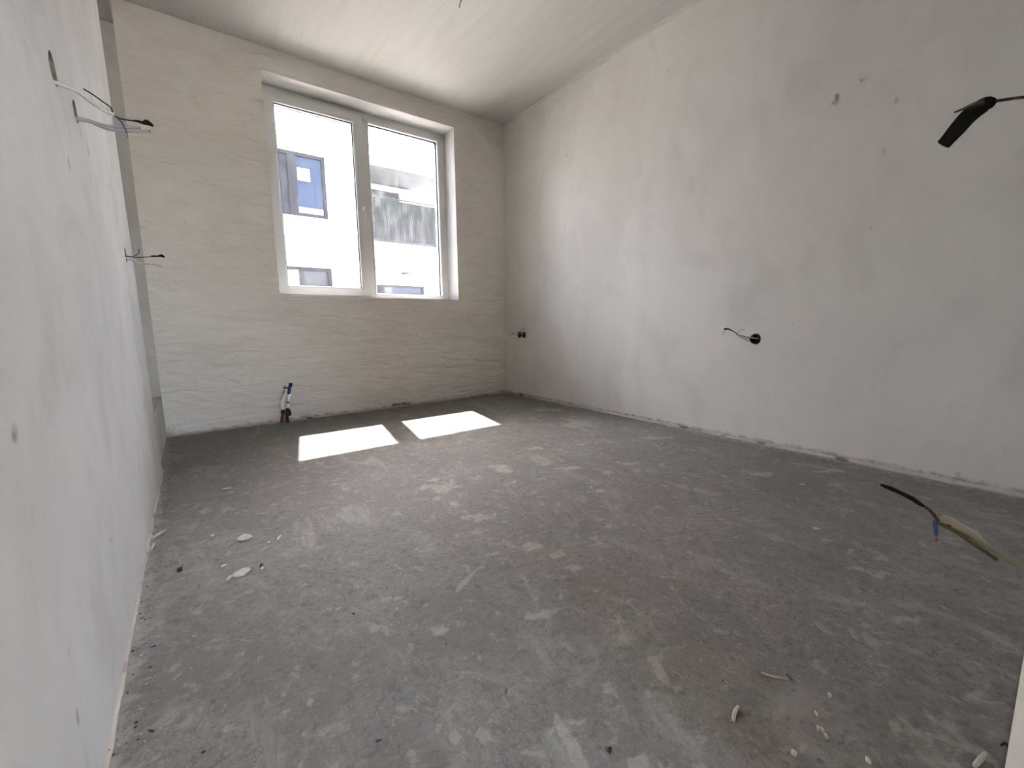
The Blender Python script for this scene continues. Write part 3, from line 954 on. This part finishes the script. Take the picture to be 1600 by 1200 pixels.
def far_window(name, x0, x1, z0, z1, y, mulls, fills, fw=0.085, parent=hs):
    """dark frame with mullions at mulls (x, width); fills are (x0, x1, z0, z1, material, name)"""
    mb = MB()
    ring(mb, x0, x1, z0, z1, fw, fw, fw, fw, y, y + 0.09, 0.0)
    for mx, w in mulls:
        mb.box(mx - w / 2, mx + w / 2, y + 0.001, y + 0.089, z0 + fw, z1 - fw)
    f = mb.build(name, M['anthracite'], parent)
    for (a, b, c, d_, mt, nm) in fills:
        m2 = MB(); m2.box(a, b, y + 0.05, y + 0.056, c, d_)
        m2.build(nm, mt, f)
    return f


far_window('window', UW[0], UW[1], UW[2], UW[3], YH + 0.06, [(2.45, 0.19)],
           [(UW[0] + .08, 2.37, UW[2] + .08, UW[3] - .08, M['blind'], 'blind'), (2.53, UW[1] - .08, UW[2] + .08, UW[3] - .08, M['far_glass'], 'pane')])
mb = MB(); mb.box(2.585, 2.88, YH + 0.085, YH + 0.10, bz(4.93), bz(5.27)); mb.build('reflection_card', M['reflection_card'], hs)  # added white card drawn as a bright reflection in the upper pane
mb = MB(); mb.box(2.56, 3.15, YH + 0.085, YH + 0.10, bz(4.03), bz(4.18)); mb.build('reflection_card', M['reflection_card'], hs)  # second white card added low in the same pane
far_window('window', LW[0], LW[1], LW[2], LW[3], YH + 0.06, [(2.50, 0.14)],
           [(LW[0] + .08, 2.45, LW[2] + .08, LW[3] - .08, M['render_white'], 'blind'), (2.54, LW[1] - .08, LW[2] + .08, LW[3] - .08, M['curtain'], 'curtain')])
far_window('window', 4.70, 6.36, 0.9, 2.0, YL + 0.02, [(4.95, 0.12)],
           [(4.76, 4.90, 0.96, 1.94, M['blind'], 'blind'), (5.0, 6.30, 0.96, 1.94, M['far_glass'], 'pane')], 0.07)
far_window('window', 4.55, 5.90, bz(3.42), bz(5.155) + 0.33, YU + 0.05, [(5.3, 0.12)],
           [(4.6, 5.25, bz(3.5), 4.98, M['blind'], 'blind'), (5.35, 5.85, bz(3.5), 4.98, M['far_glass'], 'pane')], 0.08)
# balcony railing: rails, bars and a green privacy screen behind
rb, rt = bz(3.41), bz(4.85)
rail = empty('railing', (0, 0, 0)); rail.parent = hs; rail.location = -Vector(hs.location)
hb('top_rail', [(XB, 7.0, YH + 0.02, YH + 0.06, rt - 0.04, rt)], M['rail'], rail)
hb('bottom_rail', [(XB, 7.0, YH + 0.02, YH + 0.06, rb, rb + 0.10)], M['rail'], rail)
bar0 = None
for i in range(44):
    x = XB + 0.03 + i * 0.058
    if bar0 is None:
        bar0 = hb('bar', [(x - 0.009, x + 0.009, YH + 0.03, YH + 0.05, rb + 0.1, rt - 0.04)], M['rail'], rail)
    else:
        b = bar0.copy(); C.objects.link(b); b.parent = rail
        b.location = Vector(bar0.location) + Vector((i * 0.058, 0, 0))
hb('panel', [(XB, 7.0, YH + 0.075, YH + 0.09, rb + 0.02, bz(4.15))], M['rail'], rail)
hb('green_screen', [(XB, 7.0, YH + 0.075, YH + 0.10, bz(4.15), rt - 0.06)], M['hedge'], rail)
# outdoor lamp under the balcony
mb = MB()
lp = Vector((5.62, YH + 0.60, bz(2.577)))
mb.lathe(lp, (0, 0, -1), [(0, 0), (0, 0.13), (0.03, 0.14), (0.035, 0.12)], 20)
lampb = mb.build('lamp', M['anthracite'], hs)
mb = MB(); mb.lathe(lp, (0, 0, -1), [(0.030, 0.119), (0.065, 0.09), (0.08, 0.0)], 20); mb.build('lamp_cover', M['curtain'], lampb)


# ------------------------------------------------------------------ wiring
def cable(name, label, parts, cat='cable', base=None, group=None):
    """parts: (part name, material, points, radius, flat)"""
    root = empty(name, base if base is not None else parts[0][2][0])
    tag(root, label, cat, group)
    for p in parts:
        nm, mt, pts, rad = p[:4]
        fl = p[4] if len(p) > 4 else 1.0
        side = p[5] if len(p) > 5 else None
        MB().tube(pts, rad, 10, fl, side=side).build(nm, mt, root, smooth=True)
    return root


def cup(loc, axis, label, r=0.0295, depth=0.045, group=None, bar=None, name='socket_box'):
    """black plastic back box set in the wall; axis points into the wall"""
    root = empty(name, loc); tag(root, label, 'socket box', group)
    MB().lathe(loc, axis, [(-0.0015, r - 0.003), (-0.0015, r), (depth, r - 0.001), (depth, 0.0), (depth - 0.002, 0.0), (depth - 0.002, r - 0.004), (-0.0015, r - 0.003)], 24).build('shell', M['black_plastic'], root)
    return root


XRm = XR
s1 = cup((XR, 3.339, 0.60), (1, 0, 0), 'black double socket box half nearer the window wall corner', group='double socket box')
s2 = cup((XR, 3.270, 0.60), (1, 0, 0), 'black double socket box half farther from the window wall corner', group='double socket box')
for s, yy in ((s1, 3.339), (s2, 3.270)):
    MB().tube([(XR + 0.004, yy - 0.026, 0.606), (XR + 0.004, yy + 0.026, 0.606)], 0.0022, 8).build('bridge', M['grey_cable'], s)
s3 = cup((XR, 1.133, 0.60), (1, 0, 0), 'single black round socket box in the middle of the long wall')
for k, ang in enumerate((0.6, 2.6)):
    cc = Vector((XR + 0.004, 1.133 + 0.024 * math.cos(ang), 0.60 + 0.024 * math.sin(ang)))
    MB().lathe(cc, (1, 0, 0), [(-0.004, 0), (-0.004, 0.005), (0.03, 0.005)], 10).build('screw_post', M['black_plastic'], s3)


def R_(x, y, off): return P(x, y, 0, XR - off)


cable('twin_wire', 'thin wire pair poking from the double socket box towards the corner',
      [('grey_wire', M['grey_cable'], [(XR + 0.03, 3.335, 0.605), R_(808, 521, 0.004), R_(804, 521.5, 0.02), R_(799, 522.5, 0.03), R_(793.5, 522.8, 0.04)], 0.0022),
       ('black_wire', M['black_wire'], [R_(804, 521.5, 0.02), R_(801, 520.5, 0.028), R_(798.5, 519.3, 0.035)], [0.0015, 0.0017, 0.003])])
cable('short_wire', 'short dark wire sticking up above the double socket box',
      [('wire', M['black_wire'], [(XR + 0.03, 3.335, 0.605), R_(812.5, 518, 0.012), R_(816, 515, 0.03), R_(819.5, 512.5, 0.045)], [0.0018, 0.0018, 0.002, 0.003])])
cable('flat_cable', 'white flat cable with a black taped tip out of the round socket box',
      [('sheath', M['white_cable'], [(XR + 0.035, 1.133, 0.602), R_(1176, 528, 0.004), R_(1166, 526.8, 0.03), R_(1158, 524.5, 0.05), R_(1153, 524, 0.062)], [0.0045, 0.0045, 0.0045, 0.005, 0.006], 0.7),
       ('loose_core', M['white_cable'], [R_(1155, 526, 0.058), R_(1162, 529, 0.045), R_(1169.5, 533.5, 0.035)], 0.003),
       ('black_wire', M['black_wire'], [R_(1153, 524, 0.062), R_(1150, 520.5, 0.07), R_(1144, 516.5, 0.08), R_(1139, 514.3, 0.088)], 0.0026),
       ('taped_tip', M['black_tape'], [R_(1144, 516.8, 0.08), R_(1139, 514.3, 0.088), R_(1135, 513.8, 0.095), R_(1131.5, 514.6, 0.10)], [0.003, 0.004, 0.005, 0.0065]),
       ('thin_wire', M['grey_cable'], [R_(1151.5, 521.5, 0.065), R_(1154, 518, 0.07), R_(1158, 515.5, 0.072), R_(1164, 514, 0.072)], 0.0018)],
      base=R_(1176, 528, 0.0))


def L_(x, y, Y): return P(x, y, 1, Y)


hl1 = Vector((left_x(1.398, 1.262), 1.398, 1.250))
cable('cable', 'pale flat cable split into cores with a black taped end, from the oval hole',
      [('sheath', M['white_cable'], [hl1 + Vector((-0.035, 0.0, -0.008)), L_(106, 136, 1.415), L_(120, 142, 1.45), L_(140, 158, 1.48), L_(160, 171, 1.50), L_(170, 175.5, 1.505), L_(178, 179, 1.51)],
        [0.0042, 0.0042, 0.0044, 0.0044, 0.0046, 0.0062, 0.0046], 0.65),
       ('black_wire', M['black_wire'], [L_(175.5, 175, 1.508), L_(173, 168, 1.50), L_(158, 157, 1.485), L_(144, 147, 1.47), L_(131, 139, 1.455)], 0.0017),
       ('brown_wire', M['black_wire'], [L_(178, 180.5, 1.51), L_(188, 185.5, 1.515), L_(202, 188, 1.52), L_(215, 190, 1.525)], 0.0018),
       ('taped_end', M['black_tape'], [L_(209, 188.8, 1.52), L_(216, 189.8, 1.525), L_(224, 192, 1.53), L_(230, 191.5, 1.532), L_(239, 196.5, 1.54)], [0.0022, 0.0032, 0.0042, 0.0075, 0.0030], 0.8),
       ('blue_wire', M['blue_wire'], [L_(183, 184, 1.512), L_(190, 191, 1.515), L_(195, 200, 1.515), L_(198, 208, 1.515)], 0.0018),
       ('bare_tip', M['copper'], [L_(198, 208, 1.515), L_(199.5, 214.5, 1.515)], 0.0012)],
      base=hl1)
hl2 = Vector((left_x(1.625, 1.262), 1.625, 1.248))
cable('conduit_cable', 'grey round cable with a cut end, the shorter of two out of the narrow hole',
      [('sheath', M['grey_cable'], [hl2 + Vector((-0.035, 0.004, -0.004)), L_(134, 187, 1.63), L_(150, 192, 1.64), L_(170, 197, 1.645), L_(195, 198.5, 1.65), L_(218, 200, 1.65)], 0.0036),
       ('cut_end', M['black_wire'], [L_(217.5, 200, 1.65), L_(219.5, 200.2, 1.65)], 0.0034)], base=hl2)
cable('conduit_cable', 'grey round cable with a cut end, the longer of two out of the narrow hole',
      [('sheath', M['grey_cable'], [hl2 + Vector((-0.035, 0.0, -0.012)), L_(135, 189, 1.625), L_(152, 195.5, 1.62), L_(172, 202.5, 1.61), L_(200, 205, 1.60), L_(233, 205, 1.595)], 0.0036),
       ('cut_end', M['black_wire'], [L_(232.5, 205, 1.595), L_(234.5, 205.2, 1.595)], 0.0034)], base=hl2)
hl3 = Vector((left_x(2.395, 1.005), 2.395, 1.0))
cable('cable', 'thin fanned-out cable with a black taped end, at the recess edge',
      [('white_sheath', M['white_cable'], [hl3 + Vector((-0.03, 0.0, -0.005)), L_(205, 405, 2.40), L_(211, 409, 2.42), L_(218, 411.5, 2.43), L_(226, 413, 2.44)], [0.005, 0.005, 0.0045, 0.004, 0.003]),
       ('thin_wire', M['grey_cable'], [L_(225, 413, 2.44), L_(231, 412.3, 2.45), L_(240, 413.3, 2.46), L_(254, 416.5, 2.47)], 0.0016),
       ('brown_wire', M['brown_wire'], [hl3 + Vector((-0.03, 0.0, 0.0)), L_(205, 401.5, 2.40), L_(214, 402.3, 2.42), L_(226, 401.7, 2.44), L_(238, 401, 2.45)], 0.0019),
       ('taped_end', M['black_tape'], [L_(236.5, 400, 2.45), L_(239, 400.2, 2.45), L_(247, 400.2, 2.46), L_(252.5, 399.6, 2.465), L_(257, 402, 2.47)], [0.003, 0.0036, 0.0032, 0.0070, 0.0035], 0.8),
       ('blue_wire', M['blue_wire'], [hl3 + Vector((-0.03, 0.0, 0.004)), L_(205, 400.8, 2.40), L_(210, 400.3, 2.42), L_(215, 397, 2.43), L_(217, 393.5, 2.435), L_(217.3, 389, 2.435)], 0.0018)],
      base=hl3)


def V_(x, y, X): return P(x, y, 0, X)


w0 = V_(1600, 152, 0.82)
cable('wire', 'brown wire ending in a long drooping black sleeve, high on the front wall',
      [('wire', M['brown_wire'], [Vector((0.90, -0.01, w0.z + 0.002)), Vector((0.87, 0.03, w0.z + 0.002)), w0, V_(1578, 154.5, 0.80), V_(1556, 158, 0.79)], 0.0018),
       ('sleeve', M['black_tape'], [V_(1556, 158.5, 0.79), V_(1550, 160, 0.788), V_(1538, 164, 0.785), V_(1515, 180, 0.78), V_(1497, 200, 0.775), V_(1482, 217, 0.77), V_(1474, 226, 0.768)],
        [0.0030, 0.0062, 0.0085, 0.0095, 0.0092, 0.0080, 0.0076], 0.45, (0.2, 0, -1)),
       ('stray_strand', M['black_wire'], [V_(1536, 160, 0.78), V_(1517, 165.5, 0.775), V_(1504, 170.5, 0.772), V_(1491, 175.8, 0.77)], [0.004, 0.0026, 0.0013, 0.0010])],
      base=Vector((0.90, 0.004, w0.z)))
e6 = lambda x, y, X=0.80: P(x, y, 0, X)
cable('cable', 'cream flat cable stripped to brown, blue and green cores, low on the front wall',
      [('sheath', M['cream_cable'], [Vector((0.86, -0.02, 0.37)), e6(1630, 903, 0.82), e6(1600, 887, 0.80), e6(1570, 869, 0.785), e6(1545, 855, 0.775), e6(1530, 846, 0.77)], [0.0040, 0.0040, 0.0040, 0.0040, 0.0038, 0.0034], 0.55, (0, 0, 1)),
       ('peeled_sheath', M['cream_cable'], [e6(1536, 850, 0.772), e6(1520, 836, 0.765), e6(1500, 824, 0.755), e6(1483, 815, 0.745), e6(1470, 810, 0.74)], [0.004, 0.0052, 0.0055, 0.0058, 0.0050], 0.5, (0, 0, 1)),
       ('brown_wire', M['brown_wire'], [e6(1485, 822, 0.745), e6(1466, 813, 0.74), e6(1458, 803, 0.735), e6(1450, 795, 0.73), e6(1441, 789.5, 0.725)], 0.0021),
       ('taped_end', M['black_tape'], [e6(1443, 790.5, 0.725), e6(1436, 786.5, 0.722), e6(1424, 778.5, 0.715), e6(1408, 770.5, 0.708), e6(1392, 763.5, 0.70), e6(1376, 757.3, 0.695)], [0.0018, 0.0026, 0.0029, 0.0025, 0.0029, 0.0015], 0.9),
       ('green_wire', M['green_wire'], [e6(1464, 817, 0.74), e6(1475, 821.5, 0.742), e6(1495, 832, 0.75), e6(1520, 849, 0.76), e6(1540, 862, 0.768), e6(1557, 874, 0.775)], [0.0018, 0.0022, 0.0024, 0.0024, 0.0024, 0.0024]),
       ('blue_wire', M['blue_wire'], [e6(1461, 813, 0.74), e6(1461.5, 822, 0.74), e6(1463, 836, 0.74)], [0.0026, 0.0025, 0.0024]),
       ('bare_tip', M['copper'], [e6(1463, 836, 0.74), e6(1463.8, 845, 0.74)], 0.0013)],
      base=Vector((0.86, 0.004, 0.37)))
# ceiling cable
cr = P(727, -48, 2, H)
cy = cr.y
cable('cable', 'grey twin cable hanging from the ceiling above the window side', [
    ('grey_core', M['grey_cable'], [cr + Vector((0, 0, 0.02)), P(726, -30, 1, cy), P(722, -5, 1, cy), P(719, 5, 1, cy), P(717.6, 12.5, 1, cy)], 0.0034),
    ('dark_core', M['black_wire'], [cr + Vector((0.006, 0, 0.02)), P(727, -30, 1, cy), P(724, -8, 1, cy), P(721, 1, 1, cy)], 0.0028)], base=cr)

# ------------------------------------------------------------------ water pipes under the window
B_ = lambda x, y, off=0.035: P(x, y, 1, YB - off)
# hot
hot0 = B_(440.0, 657, 0.03); hot0.z = 0.0
hot = empty('water_pipe', hot0); tag(hot, 'capped water pipe stub with a red sleeve and white valve, under the window', 'pipe')
MB().tube([hot0 + Vector((0, 0, -0.01)), B_(441, 653, 0.03), B_(442.5, 645, 0.03)], 0.011, 14).build('red_sleeve', M['red_pipe'], hot, smooth=True)
MB().tube([B_(441.5, 646, 0.032), B_(442.5, 641, 0.036), B_(444, 638.5, 0.036)], [0.012, 0.013, 0.008], 12).build('black_collar', M['dark_pipe'], hot, smooth=True)
MB().tube([B_(442.3, 640, 0.04), B_(441, 631, 0.04), B_(443.5, 622, 0.042), B_(446, 608, 0.045)], [0.011, 0.0155, 0.012, 0.012], 14).build('white_tube', M['white_pipe'], hot, smooth=True)
MB().lathe(B_(446.2, 607, 0.045), (0.06, -0.02, 1), [(0, 0), (0, 0.0145), (0.012, 0.0145), (0.012, 0)], 6).build('nut', M['brass'], hot)
MB().tube([B_(446.5, 604.5, 0.045), B_(449.5, 599, 0.045)], [0.0095, 0.009], 12).build('white_plug', M['white_pipe'], hot, smooth=True)
MB().tube([B_(444.8, 610, 0.06), B_(443, 616, 0.06)], [0.004, 0.003], 8).build('lever', M['brass'], hot, smooth=True)
# cold
cold0 = B_(449.5, 657, 0.045); cold0.z = 0.0
cold = empty('water_pipe', cold0); tag(cold, 'capped water pipe stub with a dark sleeve and blue plug, under the window', 'pipe')
MB().tube([cold0 + Vector((0, 0, -0.01)), B_(448.5, 650, 0.05), B_(449, 642, 0.05), B_(450, 637, 0.05)], [0.012, 0.011, 0.012, 0.010], 14).build('dark_sleeve', M['dark_pipe'], cold, smooth=True)
MB().tube([B_(451, 640, 0.055), B_(453, 645, 0.06), B_(452.5, 649.5, 0.06)], [0.009, 0.011, 0.007], 10).build('black_cap', M['black_plastic'], cold, smooth=True)
MB().tube([B_(449.8, 638, 0.05), B_(450.2, 630, 0.05)], [0.0105, 0.011], 12).build('white_tube', M['white_pipe'], cold, smooth=True)
MB().lathe(B_(450.2, 630, 0.05), (0.05, 0, 1), [(0, 0), (0, 0.0125), (0.011, 0.0125), (0.011, 0)], 6).build('nut', M['brass'], cold)
MB().tube([B_(450.6, 627.5, 0.05), B_(452.5, 615, 0.05)], [0.010, 0.010], 12).build('white_tube', M['white_pipe'], cold, smooth=True)
MB().tube([B_(451.3, 616, 0.05), B_(452.5, 607, 0.05), B_(454.5, 600.5, 0.05)], [0.0105, 0.0115, 0.012], 14).build('blue_plug', M['blue_plug'], cold, smooth=True)
MB().tube([B_(453.6, 603.5, 0.05), B_(454.8, 598.6, 0.05)], [0.0125, 0.0125], 14).build('plug_cap', M['dark_pipe'], cold, smooth=True)


# ------------------------------------------------------------------ litter on the floor
def chip_mesh(mb, c, ax, wid, th, seed, n=9):
    """flat irregular flake: c centre on the floor, ax half-length vector, wid half-width, th thickness"""
    rnd = random.Random(seed)
    a = Vector(ax); b = Vector((-a.y, a.x, 0)).normalized() * wid
    n0 = len(mb.v)
    rr = [0.75 + 0.4 * rnd.random() for _ in range(n)]
    for z, s in ((0.0003, 1.0), (th * 0.75, 0.96), (th, 0.7)):
        for k in range(n):
            t = 2 * math.pi * k / n
            p = Vector(c) + (a * math.cos(t) + b * math.sin(t)) * rr[k] * s
            mb.v.append((p.x, p.y, z + (rnd.random() - 0.5) * th * 0.3 * (z > 0.001)))
    for L in range(2):
        for k in range(n):
            k2 = (k + 1) % n
            mb.face((n0 + L * n + k, n0 + L * n + k2, n0 + (L + 1) * n + k2, n0 + (L + 1) * n + k))
    mb.face([n0 + 2 * n + k for k in range(n)])
    mb.face([n0 + k for k in reversed(range(n))])


def chip(name, label, px, half_px, wid, th, mat, cat, seed, group=None):
    c = F_(*px)
    e = F_(px[0] + half_px[0], px[1] + half_px[1]) - c
    mb = MB(); chip_mesh(mb, (0, 0, 0), e, wid, th, seed)
    o = mb.build(name, mat); o.location = (c.x, c.y, 0.0005)
    return tag(o, label, cat, group)


def stick(name, label, a, b, r, mat, cat, seed=0, bend=0.0, flat=0.7, group=None):
    A, Bp = F_(*a), F_(*b)
    rnd = random.Random(seed)
    mid = (A + Bp) / 2
    d = Bp - A
    pts = [Vector((0, 0, r * flat)), (mid - A) + Vector((-d.y, d.x, 0)) * bend + Vector((0, 0, r * flat)), Bp - A + Vector((0, 0, r * flat))]
    mb = MB(); mb.tube(pts, [r * 0.8, r, r * 0.7], 7, 1.0)
    o = mb.build(name, mat); o.location = (A.x, A.y, 0.0004)
    return tag(o, label, cat, group)


stick('plaster_strip', 'long pale plaster strip leaning at the foot of the left wall', (237, 843), (259, 829.5), 0.0052, M['crumb'], 'plaster strip', 1)
stick('plaster_strip', 'short pale plaster strip beside the long one at the left wall', (236, 861), (240.5, 851), 0.004, M['crumb'], 'plaster strip', 2)
stick('plaster_strip', 'slim pale plaster sliver beside the round beige flake', (345, 887), (354, 883.5), 0.004, M['crumb'], 'plaster strip', 3)
stick('plaster_strip', 'stubby pale plaster sliver just before the round beige flake', (355, 908), (362, 901), 0.0042, M['crumb'], 'plaster strip', 4)
stick('plaster_strip', 'small upright pale sliver right of the far beige flake', (434, 844), (439, 838), 0.004, M['crumb'], 'plaster strip', 5)
stick('plaster_strip', 'tiny pale sliver between far beige flake and small upright sliver', (418, 849.5), (423, 847), 0.0035, M['crumb'], 'plaster strip', 6)
stick('plaster_strip', 'tiny pale sliver on the floor left of the far beige flake', (329, 839), (335, 837), 0.0035, M['crumb'], 'plaster strip', 7)
stick('wood_splinter', 'cream splinter lying alone on bare floor below the wooden sliver', (1146, 1128), (1153, 1106), 0.0035, M['crumb'], 'splinter', 8, 0.06)
stick('wood_sliver', 'thin curved wooden sliver touching a blue wire offcut', (1189, 1052), (1229, 1062), 0.0022, M['wood'], 'splinter', 9, -0.06)
stick('wire_offcut', 'dark blue wire offcut at the tip of the wooden sliver', (1228.5, 1054.5), (1237.5, 1064), 0.0024, M['blue_wire'], 'wire', 10, 0.05)
stick('plaster_strip', 'pale plaster stick on the stained floor by the front wall', (1522, 1200), (1540, 1179), 0.0038, M['crumb'], 'plaster strip', 11)
chip('plaster_flake', 'round beige plaster flake near the dark lump', (378, 895), (11, 0.5), 0.025, 0.004, M['beige_chip'], 'plaster flake', 21)
chip('plaster_flake', 'beige plaster flake farther back, wider than the round one', (382, 840), (12, -0.5), 0.026, 0.004, M['beige_chip'], 'plaster flake', 22)
chip('plaster_flake', 'thin beige sliver-like flake near the left wall recess', (354, 764), (8, -0.8), 0.012, 0.003, M['beige_chip'], 'plaster flake', 23)
chip('plaster_flake', 'white flake on the dark floor near the cream cable', (1275, 826.5), (7, 0.5), 0.006, 0.003, M['crumb'], 'plaster flake', 24)
chip('plaster_flake', 'white crumb nearer the window corner of two by the long wall', (1035, 694.5), (3, 0.3), 0.007, 0.008, M['crumb'], 'plaster flake', 25)
chip('plaster_flake', 'white crumb next to the long wall below the round socket box', (1063, 691.5), (3, 0.3), 0.007, 0.009, M['crumb'], 'plaster flake', 26)
chip('plaster_flake', 'small white flake on grey floor before the long wall', (1253, 757.5), (5, 0.3), 0.006, 0.003, M['crumb'], 'plaster flake', 27)
# dark lump with a tail
c = F_(281, 892)
root = empty('rubber_scrap', (c.x, c.y, 0)); tag(root, 'black rubber scrap with a thin tail lying on the floor near the left wall', 'scrap')
mb = MB(); chip_mesh(mb, (c.x, c.y, 0), F_(287, 890) - c, 0.008, 0.009, 31); mb.build('lump', M['dark_bit'], root)
MB().tube([F_(283, 890) + Vector((0, 0, 0.005)), F_(286, 885) + Vector((0, 0, 0.004)), F_(286.5, 883) + Vector((0, 0, 0.003))], [0.002, 0.0012, 0.0006], 6).build('tail', M['dark_bit'], root)
c = F_(409, 886)
root = empty('plug_scrap', (c.x, c.y, 0)); tag(root, 'small black and white plastic scrap on the floor past the beige flakes', 'scrap')
mb = MB(); chip_mesh(mb, (c.x, c.y, 0), F_(412, 885) - c, 0.006, 0.010, 33); mb.build('black_piece', M['dark_bit'], root)
c2 = F_(410, 888.5)
mb = MB(); chip_mesh(mb, (c2.x, c2.y, 0), F_(412, 888.5) - c2, 0.005, 0.006, 34); mb.build('white_piece', M['crumb'], root)
c = F_(1571, 1168)
root = empty('cable_tie_scrap', (c.x, c.y, 0)); tag(root, 'black twisted scrap at the foot of the front wall', 'scrap')
MB().tube([F_(1563, 1167) + Vector((0, 0, 0.002)), F_(1570, 1168) + Vector((0, 0, 0.008)), F_(1575, 1171) + Vector((0, 0, 0.002))], [0.001, 0.0022, 0.001], 7).build('strip', M['dark_bit'], root)
MB().tube([F_(1568, 1163) + Vector((0, 0, 0.002)), F_(1571, 1168) + Vector((0, 0, 0.007)), F_(1580, 1173) + Vector((0, 0, 0.003))], [0.001, 0.002, 0.001], 7).build('strip', M['dark_bit'], root)
stick('nail', 'thin dark nail standing out of a pale plaster dot', (789.5, 1086), (792, 1077), 0.0012, M['dark_bit'], 'nail', 41)
stick('dark_fragment', 'dark fragment on the floor beside the left wall dust strip', (233, 1143), (241, 1144), 0.002, M['dark_bit'], 'fragment', 42)
stick('dark_fragment', 'black slanted fragment on the bare grey floor near the doorway', (315, 1177.5), (322, 1174.5), 0.0018, M['dark_bit'], 'fragment', 43)
stick('dark_fragment', 'black fragment right of the pale plaster streak near the doorway', (587, 1160), (596, 1157), 0.0016, M['dark_bit'], 'fragment', 44)
chip('dark_fragment', 'round dark speck lying before a broad pale smear mid-floor', (552.5, 960), (2.6, 0.5), 0.003, 0.003, M['dark_bit'], 'fragment', 45)
chip('dark_fragment', 'round rusty black lump on the brownish floor near the doorway', (953, 1173.5), (4, 0.5), 0.0045, 0.005, M['dark_bit'], 'fragment', 46)
peb = [(1274, 1117, 3, 'flattest of the pale pebbles, alone'), (1279, 1140.5, 3.5, 'pale pebble with a hollow, touching its neighbour'), (1284.5, 1144, 2.5, 'smaller pale pebble touching the hollow one'),
       (1290.5, 1153.5, 3, 'pale pebble just below the touching pair'), (1240.5, 1179, 4, 'largest beige pebble of the scatter'), (1356.5, 1191, 3, 'pale pebble nearest the stained corner'),
       (1296, 1088.5, 2.5, 'tiny white pebble above the scatter')]
for i, (x, y, r, t) in enumerate(peb):
    chip('pebble', t + ' on brownish floor', (x, y), (r, 0.4), 0.0042 + 0.0003 * i, 0.006, M['beige_chip'], 'pebble', 50 + i, 'pebbles on the floor by the front wall')

# fine crumbs nobody could count
rnd = random.Random(99)
mb = MB()


def crumb(x, y, s):
    n0 = len(mb.v)
    a = rnd.random() * 6.28
    for k in range(4):
        t = a + k * 1.57
        mb.v.append((x + math.cos(t) * s * (0.6 + 0.7 * rnd.random()), y + math.sin(t) * s * (0.6 + 0.7 * rnd.random()), 0.0))
    mb.v.append((x, y, s * (0.5 + 0.5 * rnd.random())))
    for k in range(4):
        mb.face((n0 + k, n0 + (k + 1) % 4, n0 + 4))
    mb.face((n0 + 3, n0 + 2, n0 + 1, n0))


for i in range(420):
    crumb(XL + 0.016 + abs(rnd.gauss(0, 0.03)), 0.3 + rnd.random() * 3.2, 0.0006 + 0.0022 * rnd.random() ** 3)
for i in range(900):
    crumb(XR - 0.02 - abs(rnd.gauss(0, 0.05)), 0.05 + rnd.random() * 3.45, 0.001 + 0.0032 * rnd.random() ** 2)
for i in range(700):
    crumb(XL + 0.03 + rnd.random() * 2.72, YB - 0.02 - abs(rnd.gauss(0, 0.05)), 0.001 + 0.0032 * rnd.random() ** 2)
for i in range(900):
    crumb(XL + 0.05 + rnd.random() * 2.7, 0.15 + rnd.random() * 3.3, 0.0005 + 0.0018 * rnd.random() ** 3)
n_pale = len(mb.f)
for i in range(420):
    crumb(XL + 0.05 + rnd.random() * 2.7, 0.15 + rnd.random() * 3.3, 0.0008 + 0.0022 * rnd.random() ** 3)
for i in range(160):
    crumb(XL + 0.014 + abs(rnd.gauss(0, 0.03)), 0.5 + rnd.random() * 2.9, 0.001 + 0.003 * rnd.random() ** 2)
mb.mi = [0] * n_pale + [1] * (len(mb.f) - n_pale)
o = mb.build('floor_grit', [M['crumb'], M['dark_bit']])
tag(o, 'fine pale plaster crumbs and dark grit strewn over the concrete floor', 'grit', kind='stuff')
